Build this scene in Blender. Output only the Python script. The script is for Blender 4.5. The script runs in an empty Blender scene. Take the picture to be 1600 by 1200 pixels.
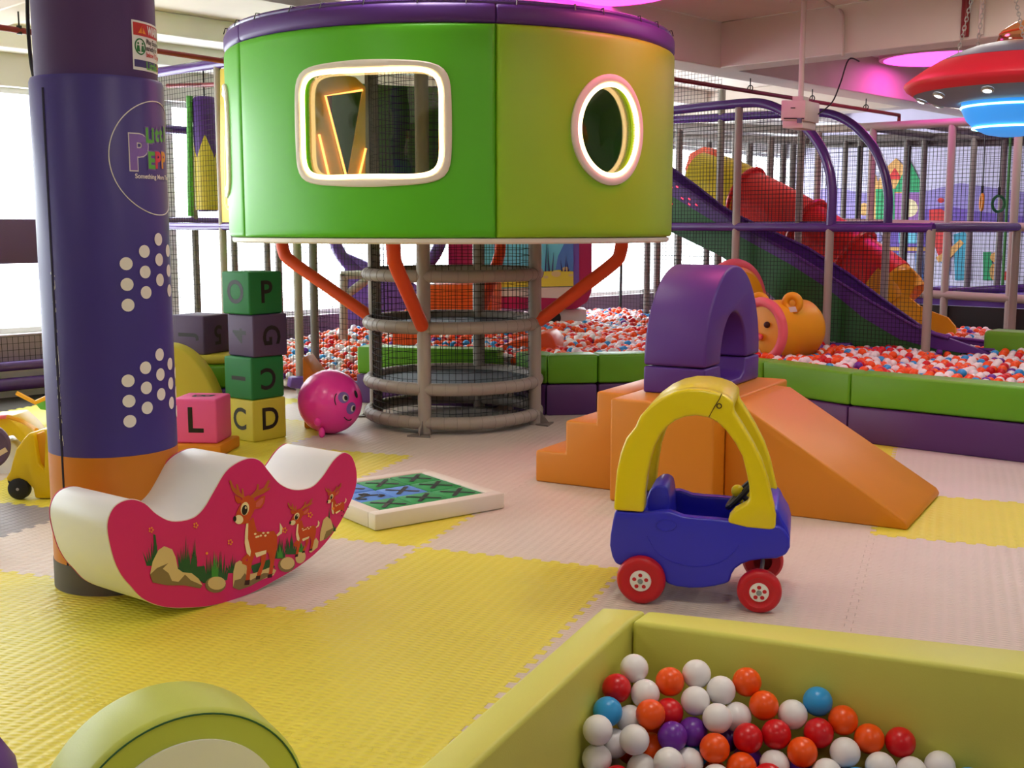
import bpy, bmesh, math, random
from mathutils import Vector, Matrix

random.seed(7)
SC = bpy.context.scene
COL = SC.collection

# ------------------------------------------------------------------ camera, world, light, exposure
CAM_H, FOC, TH = 1.5, 1800.0, math.atan(242 / 1800)
cd = bpy.data.cameras.new('camera')
cd.sensor_width = 36.0
cd.lens = 36.0 * FOC / 1600.0
cd.clip_start = 0.05
cd.clip_end = 200
cam = bpy.data.objects.new('camera', cd)
COL.objects.link(cam)
cam.location = (0, 0, CAM_H)
cam.rotation_euler = (math.pi / 2 - TH, 0, 0)
SC.camera = cam

W = bpy.data.worlds.new('sky')
SC.world = W
W.use_nodes = True
bg = W.node_tree.nodes['Background']
bg.inputs[0].default_value = (0.93, 0.97, 1.0, 1)
bg.inputs[1].default_value = 9.0

SC.view_settings.view_transform = 'Standard'
SC.view_settings.look = 'None'
SC.view_settings.gamma = 1.0
SC.view_settings.exposure = 0.0
SC.cycles.use_denoising = True
SC.cycles.max_bounces = 8
SC.cycles.diffuse_bounces = 4
SC.cycles.transparent_max_bounces = 24
SC.cycles.sample_clamp_indirect = 6.0
SC.cycles.caustics_reflective = False
SC.cycles.caustics_refractive = False

PHI = math.radians(44)
U = Vector((math.sin(PHI), math.cos(PHI), 0))      # the long axis of the hall
V = Vector((math.cos(PHI), -math.sin(PHI), 0))     # across it
Z = Vector((0, 0, 1))


def ab(a, b, z=0.0):
    return U * a + V * b + Z * z


CEIL = 3.455
LAMP_W = 22.0
LAMP_SPOTS = [(-1.2, -3.6), (-1.2, 1.2), (2.2, -5.0), (2.2, -1.4), (2.2, 2.6),
              (5.0, -5.6), (5.0, -1.6), (5.0, 2.6), (8.2, -3.4), (8.2, 0.6), (12.6, -4.2), (15.2, -6.4), (15.2, -2.6)]  # last three are unseen lamps added behind the beams to brighten the back
WARM = (1.0, 0.97, 0.93)
PINK = (1.0, 0.07, 0.50)


def area(name, loc, size, power, color, spread=None, rot=(0, 0, 0), shape='SQUARE', parent=None):
    ld = bpy.data.lights.new(name, 'AREA')
    ld.shape = shape
    ld.size = size
    ld.energy = power
    ld.color = color
    if spread:
        ld.spread = spread
    o = bpy.data.objects.new(name, ld)
    COL.objects.link(o)
    o.location = loc
    o.rotation_euler = rot
    if parent:
        o.parent = parent
    return o


# ------------------------------------------------------------------ geometry of the view
CP = Vector((0, 0, CAM_H))


def ray(px, py):
    xc, yc = (px - 800) / FOC, -(py - 600) / FOC
    return Vector((xc, math.cos(TH) + yc * math.sin(TH), -math.sin(TH) + yc * math.cos(TH)))


def G(px, py, z=0.0):
    d = ray(px, py)
    return CP + d * ((z - CAM_H) / d.z)


def D(px, py, y):
    d = ray(px, py)
    return CP + d * (y / d.y)


def HP(px, py, p0, n):
    d = ray(px, py)
    return CP + d * (n.dot(p0 - CP) / n.dot(d))


def proj(p):
    x, y, z = p[0], p[1], p[2] - CAM_H
    zc = y * math.cos(TH) - z * math.sin(TH)
    yc = y * math.sin(TH) + z * math.cos(TH)
    return 800 + FOC * x / zc, 600 - FOC * yc / zc, zc


def cyl_hit(px, py, c, r):
    d = ray(px, py)
    ox, oy = CP.x - c[0], CP.y - c[1]
    A = d.x * d.x + d.y * d.y
    B = 2 * (ox * d.x + oy * d.y)
    q = B * B - 4 * A * (ox * ox + oy * oy - r * r)
    t = (-B - math.sqrt(max(q, 0))) / (2 * A)
    p = CP + d * t
    return math.atan2(p.y - c[1], p.x - c[0]), p.z


def lin(c):
    c = c / 255.0
    return c / 12.92 if c <= 0.04045 else ((c + 0.055) / 1.055) ** 2.4


# ------------------------------------------------------------------ materials
MATS = {}


def vinyl(name, rgb, rough=0.45, bump=0.12, scale=260.0, var=0.05, spec=0.4, stain=0.0):
    m = bpy.data.materials.new(name)
    m.use_nodes = True
    nt = m.node_tree
    b = nt.nodes['Principled BSDF']
    b.inputs['Roughness'].default_value = rough
    b.inputs['Specular IOR Level'].default_value = spec
    tc = nt.nodes.new('ShaderNodeTexCoord')
    n1 = nt.nodes.new('ShaderNodeTexNoise')
    n1.inputs['Scale'].default_value = 3.5
    n1.inputs['Detail'].default_value = 4
    nt.links.new(tc.outputs['Object'], n1.inputs['Vector'])
    mx = nt.nodes.new('ShaderNodeMix')
    mx.data_type = 'RGBA'
    c = [lin(v) for v in rgb]
    mx.inputs[6].default_value = tuple(min(1, v * (1 - var)) for v in c) + (1,)
    mx.inputs[7].default_value = tuple(min(1, v * (1 + var)) for v in c) + (1,)
    nt.links.new(n1.outputs['Fac'], mx.inputs[0])
    nt.links.new(mx.outputs[2], b.inputs['Base Color'])
    if bump > 0:
        n2 = nt.nodes.new('ShaderNodeTexNoise')
        n2.inputs['Scale'].default_value = scale
        n2.inputs['Detail'].default_value = 2
        nt.links.new(tc.outputs['Object'], n2.inputs['Vector'])
        bp = nt.nodes.new('ShaderNodeBump')
        bp.inputs['Strength'].default_value = bump
        bp.inputs['Distance'].default_value = 0.002
        nt.links.new(n2.outputs['Fac'], bp.inputs['Height'])
        nt.links.new(bp.outputs['Normal'], b.inputs['Normal'])
    MATS[name] = m
    return m


def glow(name, rgb, strength):
    m = bpy.data.materials.new(name)
    m.use_nodes = True
    b = m.node_tree.nodes['Principled BSDF']
    c = tuple(lin(v) for v in rgb) + (1,)
    b.inputs['Base Color'].default_value = c
    b.inputs['Emission Color'].default_value = c
    b.inputs['Emission Strength'].default_value = strength
    return m


def clear(name, rgb, mix=0.12, rough=0.05):
    m = bpy.data.materials.new(name)
    m.use_nodes = True
    nt = m.node_tree
    nt.nodes.remove(nt.nodes['Principled BSDF'])
    out = nt.nodes['Material Output']
    t = nt.nodes.new('ShaderNodeBsdfTransparent')
    t.inputs[0].default_value = tuple(lin(v) for v in rgb) + (1,)
    g = nt.nodes.new('ShaderNodeBsdfGlossy')
    g.inputs['Roughness'].default_value = rough
    ms = nt.nodes.new('ShaderNodeMixShader')
    ms.inputs[0].default_value = mix
    nt.links.new(t.outputs[0], ms.inputs[1])
    nt.links.new(g.outputs[0], ms.inputs[2])
    nt.links.new(ms.outputs[0], out.inputs[0])
    return m


def matfoam(name, rgb):
    """EVA puzzle mat: woven stamped relief"""
    m = vinyl(name, rgb, rough=0.42, bump=0, var=0.06, spec=0.35)
    nt = m.node_tree
    b = nt.nodes['Principled BSDF']
    tc = nt.nodes['Texture Coordinate']
    w1 = nt.nodes.new('ShaderNodeTexWave')
    w1.inputs['Scale'].default_value = 6.5
    w1.bands_direction = 'X'
    w2 = nt.nodes.new('ShaderNodeTexWave')
    w2.inputs['Scale'].default_value = 13.0
    w2.bands_direction = 'Y'
    for w in (w1, w2):
        nt.links.new(tc.outputs['Object'], w.inputs['Vector'])
    mu = nt.nodes.new('ShaderNodeMath')
    mu.operation = 'MULTIPLY'
    nt.links.new(w1.outputs['Fac'], mu.inputs[0])
    nt.links.new(w2.outputs['Fac'], mu.inputs[1])
    bp = nt.nodes.new('ShaderNodeBump')
    bp.inputs['Strength'].default_value = 0.55
    bp.inputs['Distance'].default_value = 0.006
    nt.links.new(mu.outputs[0], bp.inputs['Height'])
    nt.links.new(bp.outputs['Normal'], b.inputs['Normal'])
    return m


M = {
    'yellow_mat': matfoam('yellow mat', (220, 208, 70)),
    'beige_mat': matfoam('beige mat', (210, 196, 184)),
    'grey_mat': matfoam('grey mat', (140, 134, 138)),
    'subfloor': vinyl('subfloor', (70, 64, 58), 0.8),
    'ceiling': vinyl('ceiling paint', (226, 214, 204), 0.85, 0.2, 30),
    'ledge': vinyl('daylit ceiling paint', (244, 240, 234), 0.85, 0.2, 30),  # brightness beside the windows painted into the ceiling colour
    'wall': vinyl('wall paint', (224, 220, 216), 0.8, 0.15, 40),
    'mauve': vinyl('mauve panel', (150, 130, 150), 0.6),
    'mural_sky': vinyl('mural sky', (205, 200, 228), 0.7),
    'lilac': vinyl('mural lilac', (150, 135, 200), 0.7),
    'violet': vinyl('mural violet', (112, 84, 176), 0.7),
    'col_blue': vinyl('column vinyl', (60, 46, 128), 0.42, 0.15, 240, 0.06),
    'col_top': vinyl('column fabric', (74, 44, 100), 0.6, 0.3, 300),
    'col_dark': vinyl('column dark seam', (34, 26, 60), 0.5),
    'orange_band': vinyl('column orange', (196, 116, 24), 0.45),
    'dark_grey': vinyl('dark grey vinyl', (88, 84, 82), 0.6),
    'black': vinyl('black', (22, 20, 20), 0.5),
    'black_rubber': vinyl('black rubber', (26, 25, 25), 0.55),
    'white': vinyl('white vinyl', (228, 228, 230), 0.42, 0.1),
    'offwhite': vinyl('off white vinyl', (222, 214, 202), 0.45, 0.1),
    'dot': vinyl('white dot print', (226, 220, 218), 0.5, 0),
    'pink': vinyl('magenta vinyl', (204, 32, 108), 0.42, 0.1),
    'pinkblock': vinyl('pink foam', (220, 84, 150), 0.55, 0.25, 200),
    'green': vinyl('canopy green', (84, 180, 24), 0.42, 0.12, 300, 0.05),
    'limepanel': vinyl('canopy yellow green', (142, 190, 34), 0.42, 0.12, 300, 0.05),
    'pitgreen': vinyl('pit green', (96, 160, 26), 0.42, 0.15, 200),
    'limegreen': vinyl('lime vinyl', (204, 202, 90), 0.42, 0.15, 240, 0.05),
    'limedark': vinyl('lime soft play', (180, 190, 78), 0.42, 0.15, 240, 0.05),
    'blockgreen': vinyl('green foam', (24, 112, 56), 0.6, 0.3, 200),
    'blockpurple': vinyl('purple foam', (76, 58, 92), 0.6, 0.3, 200),
    'blockyellow': vinyl('yellow foam', (196, 184, 62), 0.55, 0.25, 200),
    'purple': vinyl('purple vinyl', (84, 44, 128), 0.42, 0.12, 240),
    'pitpurple': vinyl('pit purple', (86, 48, 104), 0.42, 0.12, 240),
    'orange': vinyl('orange vinyl', (208, 128, 28), 0.42, 0.12, 240, 0.05),
    'brace': vinyl('orange pole foam', (222, 76, 26), 0.5, 0.2, 120),
    'pole': vinyl('beige pole foam', (160, 150, 140), 0.5, 0.2, 90),
    'pole_dark': vinyl('grey pole foam', (120, 112, 108), 0.5, 0.2, 90),
    'purple_pipe': vinyl('purple pipe', (84, 50, 128), 0.22, 0.05, 90, spec=0.6),
    'net': vinyl('black net cord', (20, 20, 22), 0.8, 0),
    'blue_net': vinyl('dark floor pad', (28, 44, 52), 0.6, 0.2),
    'car_blue': vinyl('car blue plastic', (42, 42, 190), 0.3, 0.04, 300, 0.03, 0.5),
    'car_yellow': vinyl('car yellow plastic', (226, 204, 12), 0.3, 0.04, 300, 0.03, 0.5),
    'car_red': vinyl('red wheel plastic', (190, 22, 34), 0.35, 0.04),
    'hub': vinyl('white hub plastic', (226, 226, 220), 0.35, 0),
    'metal': vinyl('bolt metal', (130, 138, 134), 0.35, 0),
    'red_slide': vinyl('red tube plastic', (222, 40, 30), 0.35, 0.05),
    'yellow_slide': vinyl('amber slide plastic', (226, 160, 18), 0.35, 0.05),
    'lemon_slide': vinyl('lemon slide plastic', (216, 196, 20), 0.35, 0.05),
    'orange_slide': vinyl('orange slide plastic', (226, 84, 30), 0.35, 0.05),
    'slide_green': vinyl('dark green panel', (40, 100, 48), 0.4, 0.05),
    'bear': vinyl('amber vinyl', (232, 164, 28), 0.42, 0.05),
    'pinktrim': vinyl('soft pink vinyl', (232, 106, 120), 0.45, 0.05),
    'hopper': vinyl('pink rubber ball', (240, 56, 168), 0.25, 0, spec=0.6),
    'ivory': vinyl('ivory plastic', (216, 200, 192), 0.45, 0),
    'redpipe': vinyl('dark red pipe', (128, 30, 34), 0.4, 0),
    'ufo_red': vinyl('red shell', (206, 30, 52), 0.5, 0),
    'ufo_grey': vinyl('grey shell', (104, 108, 130), 0.5, 0),
    'chain': vinyl('steel chain', (170, 166, 160), 0.3, 0),
    'sign_red': vinyl('sign red', (186, 34, 30), 0.5, 0),
    'sign_orange': vinyl('sign orange', (232, 142, 40), 0.5, 0),
    'sign_navy': vinyl('sign navy', (52, 46, 110), 0.5, 0),
    'logo_green': vinyl('logo green', (92, 170, 70), 0.5, 0),
    'logo_purple': vinyl('logo purple', (128, 96, 176), 0.5, 0),
    'logo_red': vinyl('logo red', (214, 60, 80), 0.5, 0),
    'logo_amber': vinyl('logo amber', (220, 150, 50), 0.5, 0),
    'deer': vinyl('deer print', (190, 70, 24), 0.5, 0),
    'antler': vinyl('antler print', (178, 92, 34), 0.5, 0),
    'earpink': vinyl('ear print', (204, 92, 84), 0.5, 0),
    'cream': vinyl('cream print', (232, 214, 170), 0.5, 0),
    'rock': vinyl('rock print', (208, 184, 128), 0.5, 0),
    'rockshade': vinyl('rock print dark', (128, 108, 70), 0.5, 0),
    'grass': vinyl('grass print', (32, 84, 46), 0.5, 0),
    'grasslight': vinyl('grass print light', (58, 138, 52), 0.5, 0),
    'hoof': vinyl('hoof print', (58, 26, 20), 0.5, 0),
    'tilegreen': vinyl('board green', (38, 142, 74), 0.5, 0.1),
    'tileblue': vinyl('board blue', (84, 136, 214), 0.5, 0.1),
    'teal': vinyl('mural teal', (60, 150, 180), 0.6, 0),
    'aqua': vinyl('aqua print', (110, 196, 226), 0.5, 0),
    'sand': vinyl('sand print', (222, 206, 70), 0.5, 0),
    'seablue': vinyl('sea blue print', (76, 120, 196), 0.5, 0),
    'mulberry': vinyl('mulberry panel', (176, 34, 88), 0.45, 0.05),
    'mural_green': vinyl('mural green', (40, 150, 96), 0.6, 0),
    'mural_tan': vinyl('mural tan', (214, 160, 92), 0.6, 0),
    'mural_red': vinyl('mural red', (204, 44, 44), 0.6, 0),
    'board_yellow': vinyl('yellow board', (214, 190, 70), 0.4, 0.05),
    'toy_yellow': vinyl('toy yellow', (226, 190, 22), 0.3, 0.03),
    'led': glow('warm led', (255, 214, 150), 9.0),
    'led_orange': glow('orange led', (255, 150, 80), 5.0),
    'led_white': glow('white spot', (250, 255, 255), 8.0),
    'pink_lamp': glow('pink lamp', (255, 70, 220), 4.0),
    'panel_lamp': glow('lamp diffuser', (255, 240, 220), 6.0),
    'ufo_dome': glow('blue lamp dome', (50, 140, 225), 0.8),
    'ufo_line': glow('cyan led line', (170, 245, 255), 4.0),
    'acrylic': clear('acrylic pane', (236, 238, 226), 0.07, 0.03),
    'glass': clear('window glass', (250, 252, 252), 0.04, 0.02),
    'ufo_glass': clear('orange dome acrylic', (250, 206, 160), 0.15, 0.08),
}
BALLC = {'white': vinyl('ball white', (232, 228, 228), 0.32, 0, var=0.02),
         'orange': vinyl('ball orange', (240, 84, 14), 0.32, 0, var=0.02),
         'red': vinyl('ball red', (206, 18, 28), 0.32, 0, var=0.02),
         'purple': vinyl('ball purple', (104, 40, 152), 0.32, 0, var=0.02),
         'blue': vinyl('ball blue', (48, 152, 216), 0.32, 0, var=0.02)}

# ------------------------------------------------------------------ mesh builder
RM = {}      # root empty name -> world matrix


class MB:
    def __init__(s, mat=None):
        s.v, s.f, s.m, s.M = [], [], [], mat

    def p(s, co):
        co = Vector(co)
        s.v.append(s.M @ co if s.M else co)
        return len(s.v) - 1

    def face(s, idx, m=0):
        s.f.append(tuple(idx))
        s.m.append(m)

    def quad(s, a, b, c, d, m=0):
        s.face([s.p(a), s.p(b), s.p(c), s.p(d)], m)

    def poly(s, pts, m=0):
        s.face([s.p(q) for q in pts], m)

    def box(s, c, e1, e2, e3, m=0):
        """centre and three half extents as vectors"""
        c, e1, e2, e3 = Vector(c), Vector(e1), Vector(e2), Vector(e3)
        i = [s.p(c + e1 * x + e2 * y + e3 * z) for x, y, z in
             ((-1, -1, -1), (1, -1, -1), (1, 1, -1), (-1, 1, -1), (-1, -1, 1), (1, -1, 1), (1, 1, 1), (-1, 1, 1))]
        for q in ((0, 3, 2, 1), (4, 5, 6, 7), (0, 1, 5, 4), (1, 2, 6, 5), (2, 3, 7, 6), (3, 0, 4, 7)):
            s.face([i[k] for k in q], m)
        return s

    def bx(s, x0, x1, y0, y1, z0, z1, m=0):
        return s.box(((x0 + x1) / 2, (y0 + y1) / 2, (z0 + z1) / 2), ((x1 - x0) / 2, 0, 0), (0, (y1 - y0) / 2, 0),
                     (0, 0, (z1 - z0) / 2), m)

    def abx(s, a0, a1, b0, b1, z0, z1, m=0):
        return s.box(ab((a0 + a1) / 2, (b0 + b1) / 2, (z0 + z1) / 2), U * ((a1 - a0) / 2), V * ((b1 - b0) / 2),
                     Z * ((z1 - z0) / 2), m)

    def prism(s, pts, d, m=0, mcap=None):
        """closed outline of 3-D points pushed along d"""
        d = Vector(d)
        mc = m if mcap is None else mcap
        a = [s.p(q) for q in pts]
        b = [s.p(Vector(q) + d) for q in pts]
        n = len(pts)
        s.face(a, mc)
        s.face(b[::-1], mc)
        for k in range(n):
            s.face((a[k], b[k], b[(k + 1) % n], a[(k + 1) % n]), m)
        return s

    def tube(s, path, r, n=8, closed=False, m=0, caps=True):
        path = [Vector(q) for q in path]
        N = len(path)
        rr = r if isinstance(r, (list, tuple)) else [r] * N
        tang = []
        for k in range(N):
            if closed:
                t = path[(k + 1) % N] - path[k - 1]
            else:
                t = path[min(k + 1, N - 1)] - path[max(k - 1, 0)]
            tang.append(t.normalized())
        ref = Vector((0, 0, 1)) if abs(tang[0].z) < 0.9 else Vector((1, 0, 0))
        nx = (ref - tang[0] * ref.dot(tang[0])).normalized()
        rings = []
        for k in range(N):
            nx = (nx - tang[k] * nx.dot(tang[k])).normalized()
            ny = tang[k].cross(nx)
            rings.append([s.p(path[k] + (nx * math.cos(2 * math.pi * j / n) + ny * math.sin(2 * math.pi * j / n)) * rr[k])
                          for j in range(n)])
        K = N if closed else N - 1
        for k in range(K):
            A, B = rings[k], rings[(k + 1) % N]
            off = 0
            if closed and k == N - 1:
                best = min(range(n), key=lambda o: (s.v[A[0]] - s.v[B[o]]).length)
                off = best
            for j in range(n):
                s.face((A[j], A[(j + 1) % n], B[(j + 1 + off) % n], B[(j + off) % n]), m)
        if caps and not closed:
            s.face(rings[0][::-1], m)
            s.face(rings[-1], m)
        return s

    def sphere(s, c, r, seg=16, ring=10, sc=(1, 1, 1), m=0, rot=None):
        c = Vector(c)

        def q(th, ph):
            d = Vector((r * sc[0] * math.sin(th) * math.cos(ph), r * sc[1] * math.sin(th) * math.sin(ph),
                        r * sc[2] * math.cos(th)))
            return c + (rot @ d if rot else d)
        top, bot = s.p(q(0, 0)), s.p(q(math.pi, 0))
        R = [[s.p(q(math.pi * i / ring, 2 * math.pi * j / seg)) for j in range(seg)] for i in range(1, ring)]
        for j in range(seg):
            s.face((top, R[0][j], R[0][(j + 1) % seg]), m)
            s.face((bot, R[-1][(j + 1) % seg], R[-1][j]), m)
        for i in range(len(R) - 1):
            for j in range(seg):
                s.face((R[i][j], R[i + 1][j], R[i + 1][(j + 1) % seg], R[i][(j + 1) % seg]), m)
        return s

    def lathe(s, prof, c, n=32, axis=Z, m=0, ms=None, closed=False):
        """prof: (radius, along axis) list"""
        c, w = Vector(c), Vector(axis).normalized()
        ref = Vector((1, 0, 0)) if abs(w.x) < 0.9 else Vector((0, 1, 0))
        x = (ref - w * ref.dot(w)).normalized()
        y = w.cross(x)
        R = []
        for r, h in prof:
            if r < 1e-6:
                R.append([s.p(c + w * h)])
            else:
                R.append([s.p(c + w * h + (x * math.cos(2 * math.pi * j / n) + y * math.sin(2 * math.pi * j / n)) * r)
                          for j in range(n)])
        K = len(R) if closed else len(R) - 1
        for i in range(K):
            A, B = R[i], R[(i + 1) % len(R)]
            mm = ms[i] if ms else m
            for j in range(n):
                k = (j + 1) % n
                if len(A) == 1 and len(B) == 1:
                    continue
                if len(A) == 1:
                    s.face((A[0], B[k], B[j]), mm)
                elif len(B) == 1:
                    s.face((A[j], A[k], B[0]), mm)
                else:
                    s.face((A[j], A[k], B[k], B[j]), mm)
        return s

    def torus(s, c, R, r, axis=Z, n=32, k=10, m=0):
        return s.lathe([(R + r * math.cos(2 * math.pi * i / k), r * math.sin(2 * math.pi * i / k)) for i in range(k)],
                       c, n, axis, m, closed=True)

    def build(s, name, mats, parent=None, bevel=0.0, seg=2, sharp=40, loc=None, smooth=True, kind=None, label=None,
              fix=True):
        me = bpy.data.meshes.new(name)
        inv = None
        if parent is not None:
            r = parent
            while r.parent:
                r = r.parent
            inv = RM[r.name].inverted()
        elif loc is not None:
            inv = Matrix.Translation(Vector(loc)).inverted()
        vs = [inv @ q for q in s.v] if inv else s.v
        me.from_pydata([tuple(q) for q in vs], [], s.f)
        mats = mats if isinstance(mats, (list, tuple)) else [mats]
        for q in mats:
            me.materials.append(q)
        me.polygons.foreach_set('material_index', s.m)
        if bevel > 0 or fix:
            bm = bmesh.new()
            bm.from_mesh(me)
            if fix:
                bmesh.ops.recalc_face_normals(bm, faces=bm.faces)
            if bevel > 0:
                ed = [e for e in bm.edges if len(e.link_faces) == 2 and e.calc_face_angle(0) > math.radians(32)]
                bmesh.ops.bevel(bm, geom=ed, offset=bevel, segments=seg, profile=0.5, affect='EDGES', clamp_overlap=True)
            bm.to_mesh(me)
            bm.free()
        if smooth:
            me.shade_smooth()
            me.set_sharp_from_angle(angle=math.radians(sharp))
        o = bpy.data.objects.new(name, me)
        COL.objects.link(o)
        if parent is not None:
            o.parent = parent
        elif loc is not None:
            o.location = loc
        if kind:
            o['kind'] = kind
        if label:
            o['label'] = label
        return o


def tag(o, label, cat, group=None):
    o['label'] = label
    o['category'] = cat
    if group:
        o['group'] = group
    return o


def thing(name, label, cat, loc=(0, 0, 0), rz=0.0, group=None):
    o = bpy.data.objects.new(name, None)
    COL.objects.link(o)
    o.location = loc
    o.rotation_euler = (0, 0, rz)
    o.empty_display_size = 0.1
    RM[o.name] = Matrix.Translation(Vector(loc)) @ Matrix.Rotation(rz, 4, 'Z')
    tag(o, label, cat, group)
    return o


def struct(mb, name, mats, **k):
    return mb.build(name, mats, kind='structure', **k)


TXT = {}


def text_mesh(s, size, bold=0.0):
    key = (s, size, bold)
    if key in TXT:
        return TXT[key]
    cu = bpy.data.curves.new('t', 'FONT')
    cu.body = s
    cu.size = size
    cu.offset = bold
    cu.align_x = 'CENTER'
    cu.align_y = 'CENTER'
    cu.resolution_u = 4
    o = bpy.data.objects.new('t', cu)
    COL.objects.link(o)
    bpy.context.view_layer.update()
    me = bpy.data.meshes.new_from_object(o.evaluated_get(bpy.context.evaluated_depsgraph_get()))
    r = ([q.co.copy() for q in me.vertices], [tuple(f.vertices) for f in me.polygons])
    bpy.data.objects.remove(o)
    bpy.data.curves.remove(cu)
    bpy.data.meshes.remove(me)
    TXT[key] = r
    return r


def text(mb, s, size, fn, m=0, bold=0.0, rot=0.0, sx=1.0):
    vs, fs = text_mesh(s, size, bold)
    c, d = math.cos(rot), math.sin(rot)
    idx = [mb.p(fn(q.x * sx * c - q.y * d, q.x * sx * d + q.y * c)) for q in vs]
    for f in fs:
        mb.face([idx[k] for k in f], m)


def spline(pts, n=6, closed=True):
    """Catmull-Rom through points"""
    P = [Vector(q) for q in pts]
    N = len(P)
    out = []
    for i in range(N if closed else N - 1):
        if closed:
            a, b, c, d = P[i - 1], P[i], P[(i + 1) % N], P[(i + 2) % N]
        else:
            a, b, c, d = P[max(i - 1, 0)], P[i], P[i + 1], P[min(i + 2, N - 1)]
        for k in range(n):
            t = k / n
            out.append(0.5 * (2 * b + (c - a) * t + (2 * a - 5 * b + 4 * c - d) * t * t + (3 * b - a - 3 * c + d) * t ** 3))
    if not closed:
        out.append(P[-1])
    return out


def net(parent, p0, e1, e2, step=0.042, r=0.0022, name='net'):
    """cords of a rectangular net panel spanned by e1 and e2 from p0"""
    p0, e1, e2 = Vector(p0), Vector(e1), Vector(e2)
    mb = MB()
    for A, B in ((e1, e2), (e2, e1)):
        k = max(2, int(A.length / step))
        for i in range(k + 1):
            q = p0 + A * (i / k)
            mb.tube([q, q + B], r, 3, caps=False)
    return mb.build(name, M['net'], parent, kind='stuff', smooth=False, fix=False)

# ------------------------------------------------------------------ the room
A0, A1, B0, B1 = -6.0, 18.2, -10.51, 6.0

fl = struct(MB().abx(A0 - .3, A1 + .3, B0 - .3, B1 + .3, -0.12, -0.022), 'floor', M['subfloor'], smooth=False)
RM['floor'] = Matrix.Identity(4)


def mat_mesh(name, mat):
    n, amp, gap = 11, 0.014, 0.0003

    def w(t):
        if t < 1e-6 or t > 1 - 1e-6:
            return 0.0
        x = (t * n) % 1.0
        return amp if 0.25 <= x < 0.75 else -amp
    brk = [0.0]
    for k in range(n):
        for q, sgn in ((0.22, -1), (0.28, 1), (0.72, 1), (0.78, -1)):
            brk.append(((k + q) / n, sgn * amp))
    prof = [(0.0, 0.0)] + [b for b in brk[1:]] + [(1.0, 0.0)]
    pts = []
    for t, o in prof[:-1]:
        pts.append((t, o + gap))
    for t, o in prof[:-1]:
        pts.append((1 - o * 1.0 - gap, t))
    for t, o in reversed(prof[1:]):
        pts.append((t, 1 + o - gap))
    for t, o in reversed(prof[1:]):
        pts.append((-o + gap, t))
    mb = MB()
    N = len(pts)
    cx = cy = 0.5
    ch = 0.0012
    bot = [mb.p((x, y, -0.02)) for x, y in pts]
    mid = [mb.p((x, y, -0.0015)) for x, y in pts]
    top = [mb.p((x + (cx - x) * ch, y + (cy - y) * ch, 0.0)) for x, y in pts]
    for k in range(N):
        j = (k + 1) % N
        mb.face((bot[k], bot[j], mid[j], mid[k]))
        mb.face((mid[k], mid[j], top[j], top[k]))
    mb.face(top)
    o = mb.build(name, mat, fl, smooth=False)
    return o


TO = Vector((-0.44, 5.33, 0))
TA = math.radians(-20.8)
E1 = Vector((math.cos(TA), math.sin(TA), 0))
E2 = Vector((-math.sin(TA), math.cos(TA), 0))
YELLOW = {(0, -1), (2, 1), (1, 3), (-2, 1), (-3, 1), (-1, 0), (-2, 0), (-3, 0), (-4, 1), (-4, 2), (-5, 2), (-4, 3), (-5, 3), (-5, 4), (-6, 4), (-3, 2)}
GREY = {(-3, -1), (-4, -1)}
protos = {}
for i in range(-10, 10):
    for j in range(-6, 11):
        c = TO + E1 * (i + .5) + E2 * (j + .5)
        if c.y < .5:
            continue
        x, y, zc = proj(c)
        if zc < .6 or x < -2000 or x > 2600 or c.y > 12.5:
            continue
        a_, b_ = c.dot(U), c.dot(V)
        if b_ < B0 + .75:
            continue
        if j <= -2 and i <= 0 or (i, j) in YELLOW:
            k = 'yellow_mat'
        elif (i, j) in GREY:
            k = 'grey_mat'
        else:
            k = 'beige_mat'
        if k not in protos:
            o = protos[k] = mat_mesh('floor_mat', M[k])
        else:
            o = protos[k].copy()
            COL.objects.link(o)
            o.parent = fl
        o.location = TO + E1 * i + E2 * j
        o.rotation_euler = (0, 0, TA)

# ceiling slab with down-stand beams
struct(MB().abx(A0 - .3, A1 + .3, B0 - .3, B1 + .3, CEIL, CEIL + .2), 'ceiling', M['ceiling'], smooth=False)
ZBM = 3.03
K = G(1126, 106, ZBM)
KA, KB = K.dot(U), K.dot(V)
n_ = 0
for nm, q in (('trim_1', (KA, KA + .32, KB - .38, B1, ZBM, CEIL)),
              ('trim_2', (A0, A1, KB - .38, KB, ZBM, CEIL - .001)),
              ('trim_3', (KA - 6.0, KA - 5.7, B0, B1, ZBM, CEIL - .002)),
              ('trim_4', (KA + 4.6, KA + 4.9, B0, B1, ZBM, CEIL - .002)),
              ('trim_5', (A0, A1, B0, B0 + .3, 3.05, CEIL - .003)),
              ('trim_6', (A0, A1, B0 + .3, B0 + .75, 3.25, CEIL - .004)),
              ('trim_7', (A0, A1, KB + 5.3, KB + 5.6, ZBM, CEIL - .001))):
    struct(MB().abx(*q), nm, M['ledge' if nm in ('trim_5', 'trim_6') else 'ceiling'], bevel=.008, seg=1)

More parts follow.
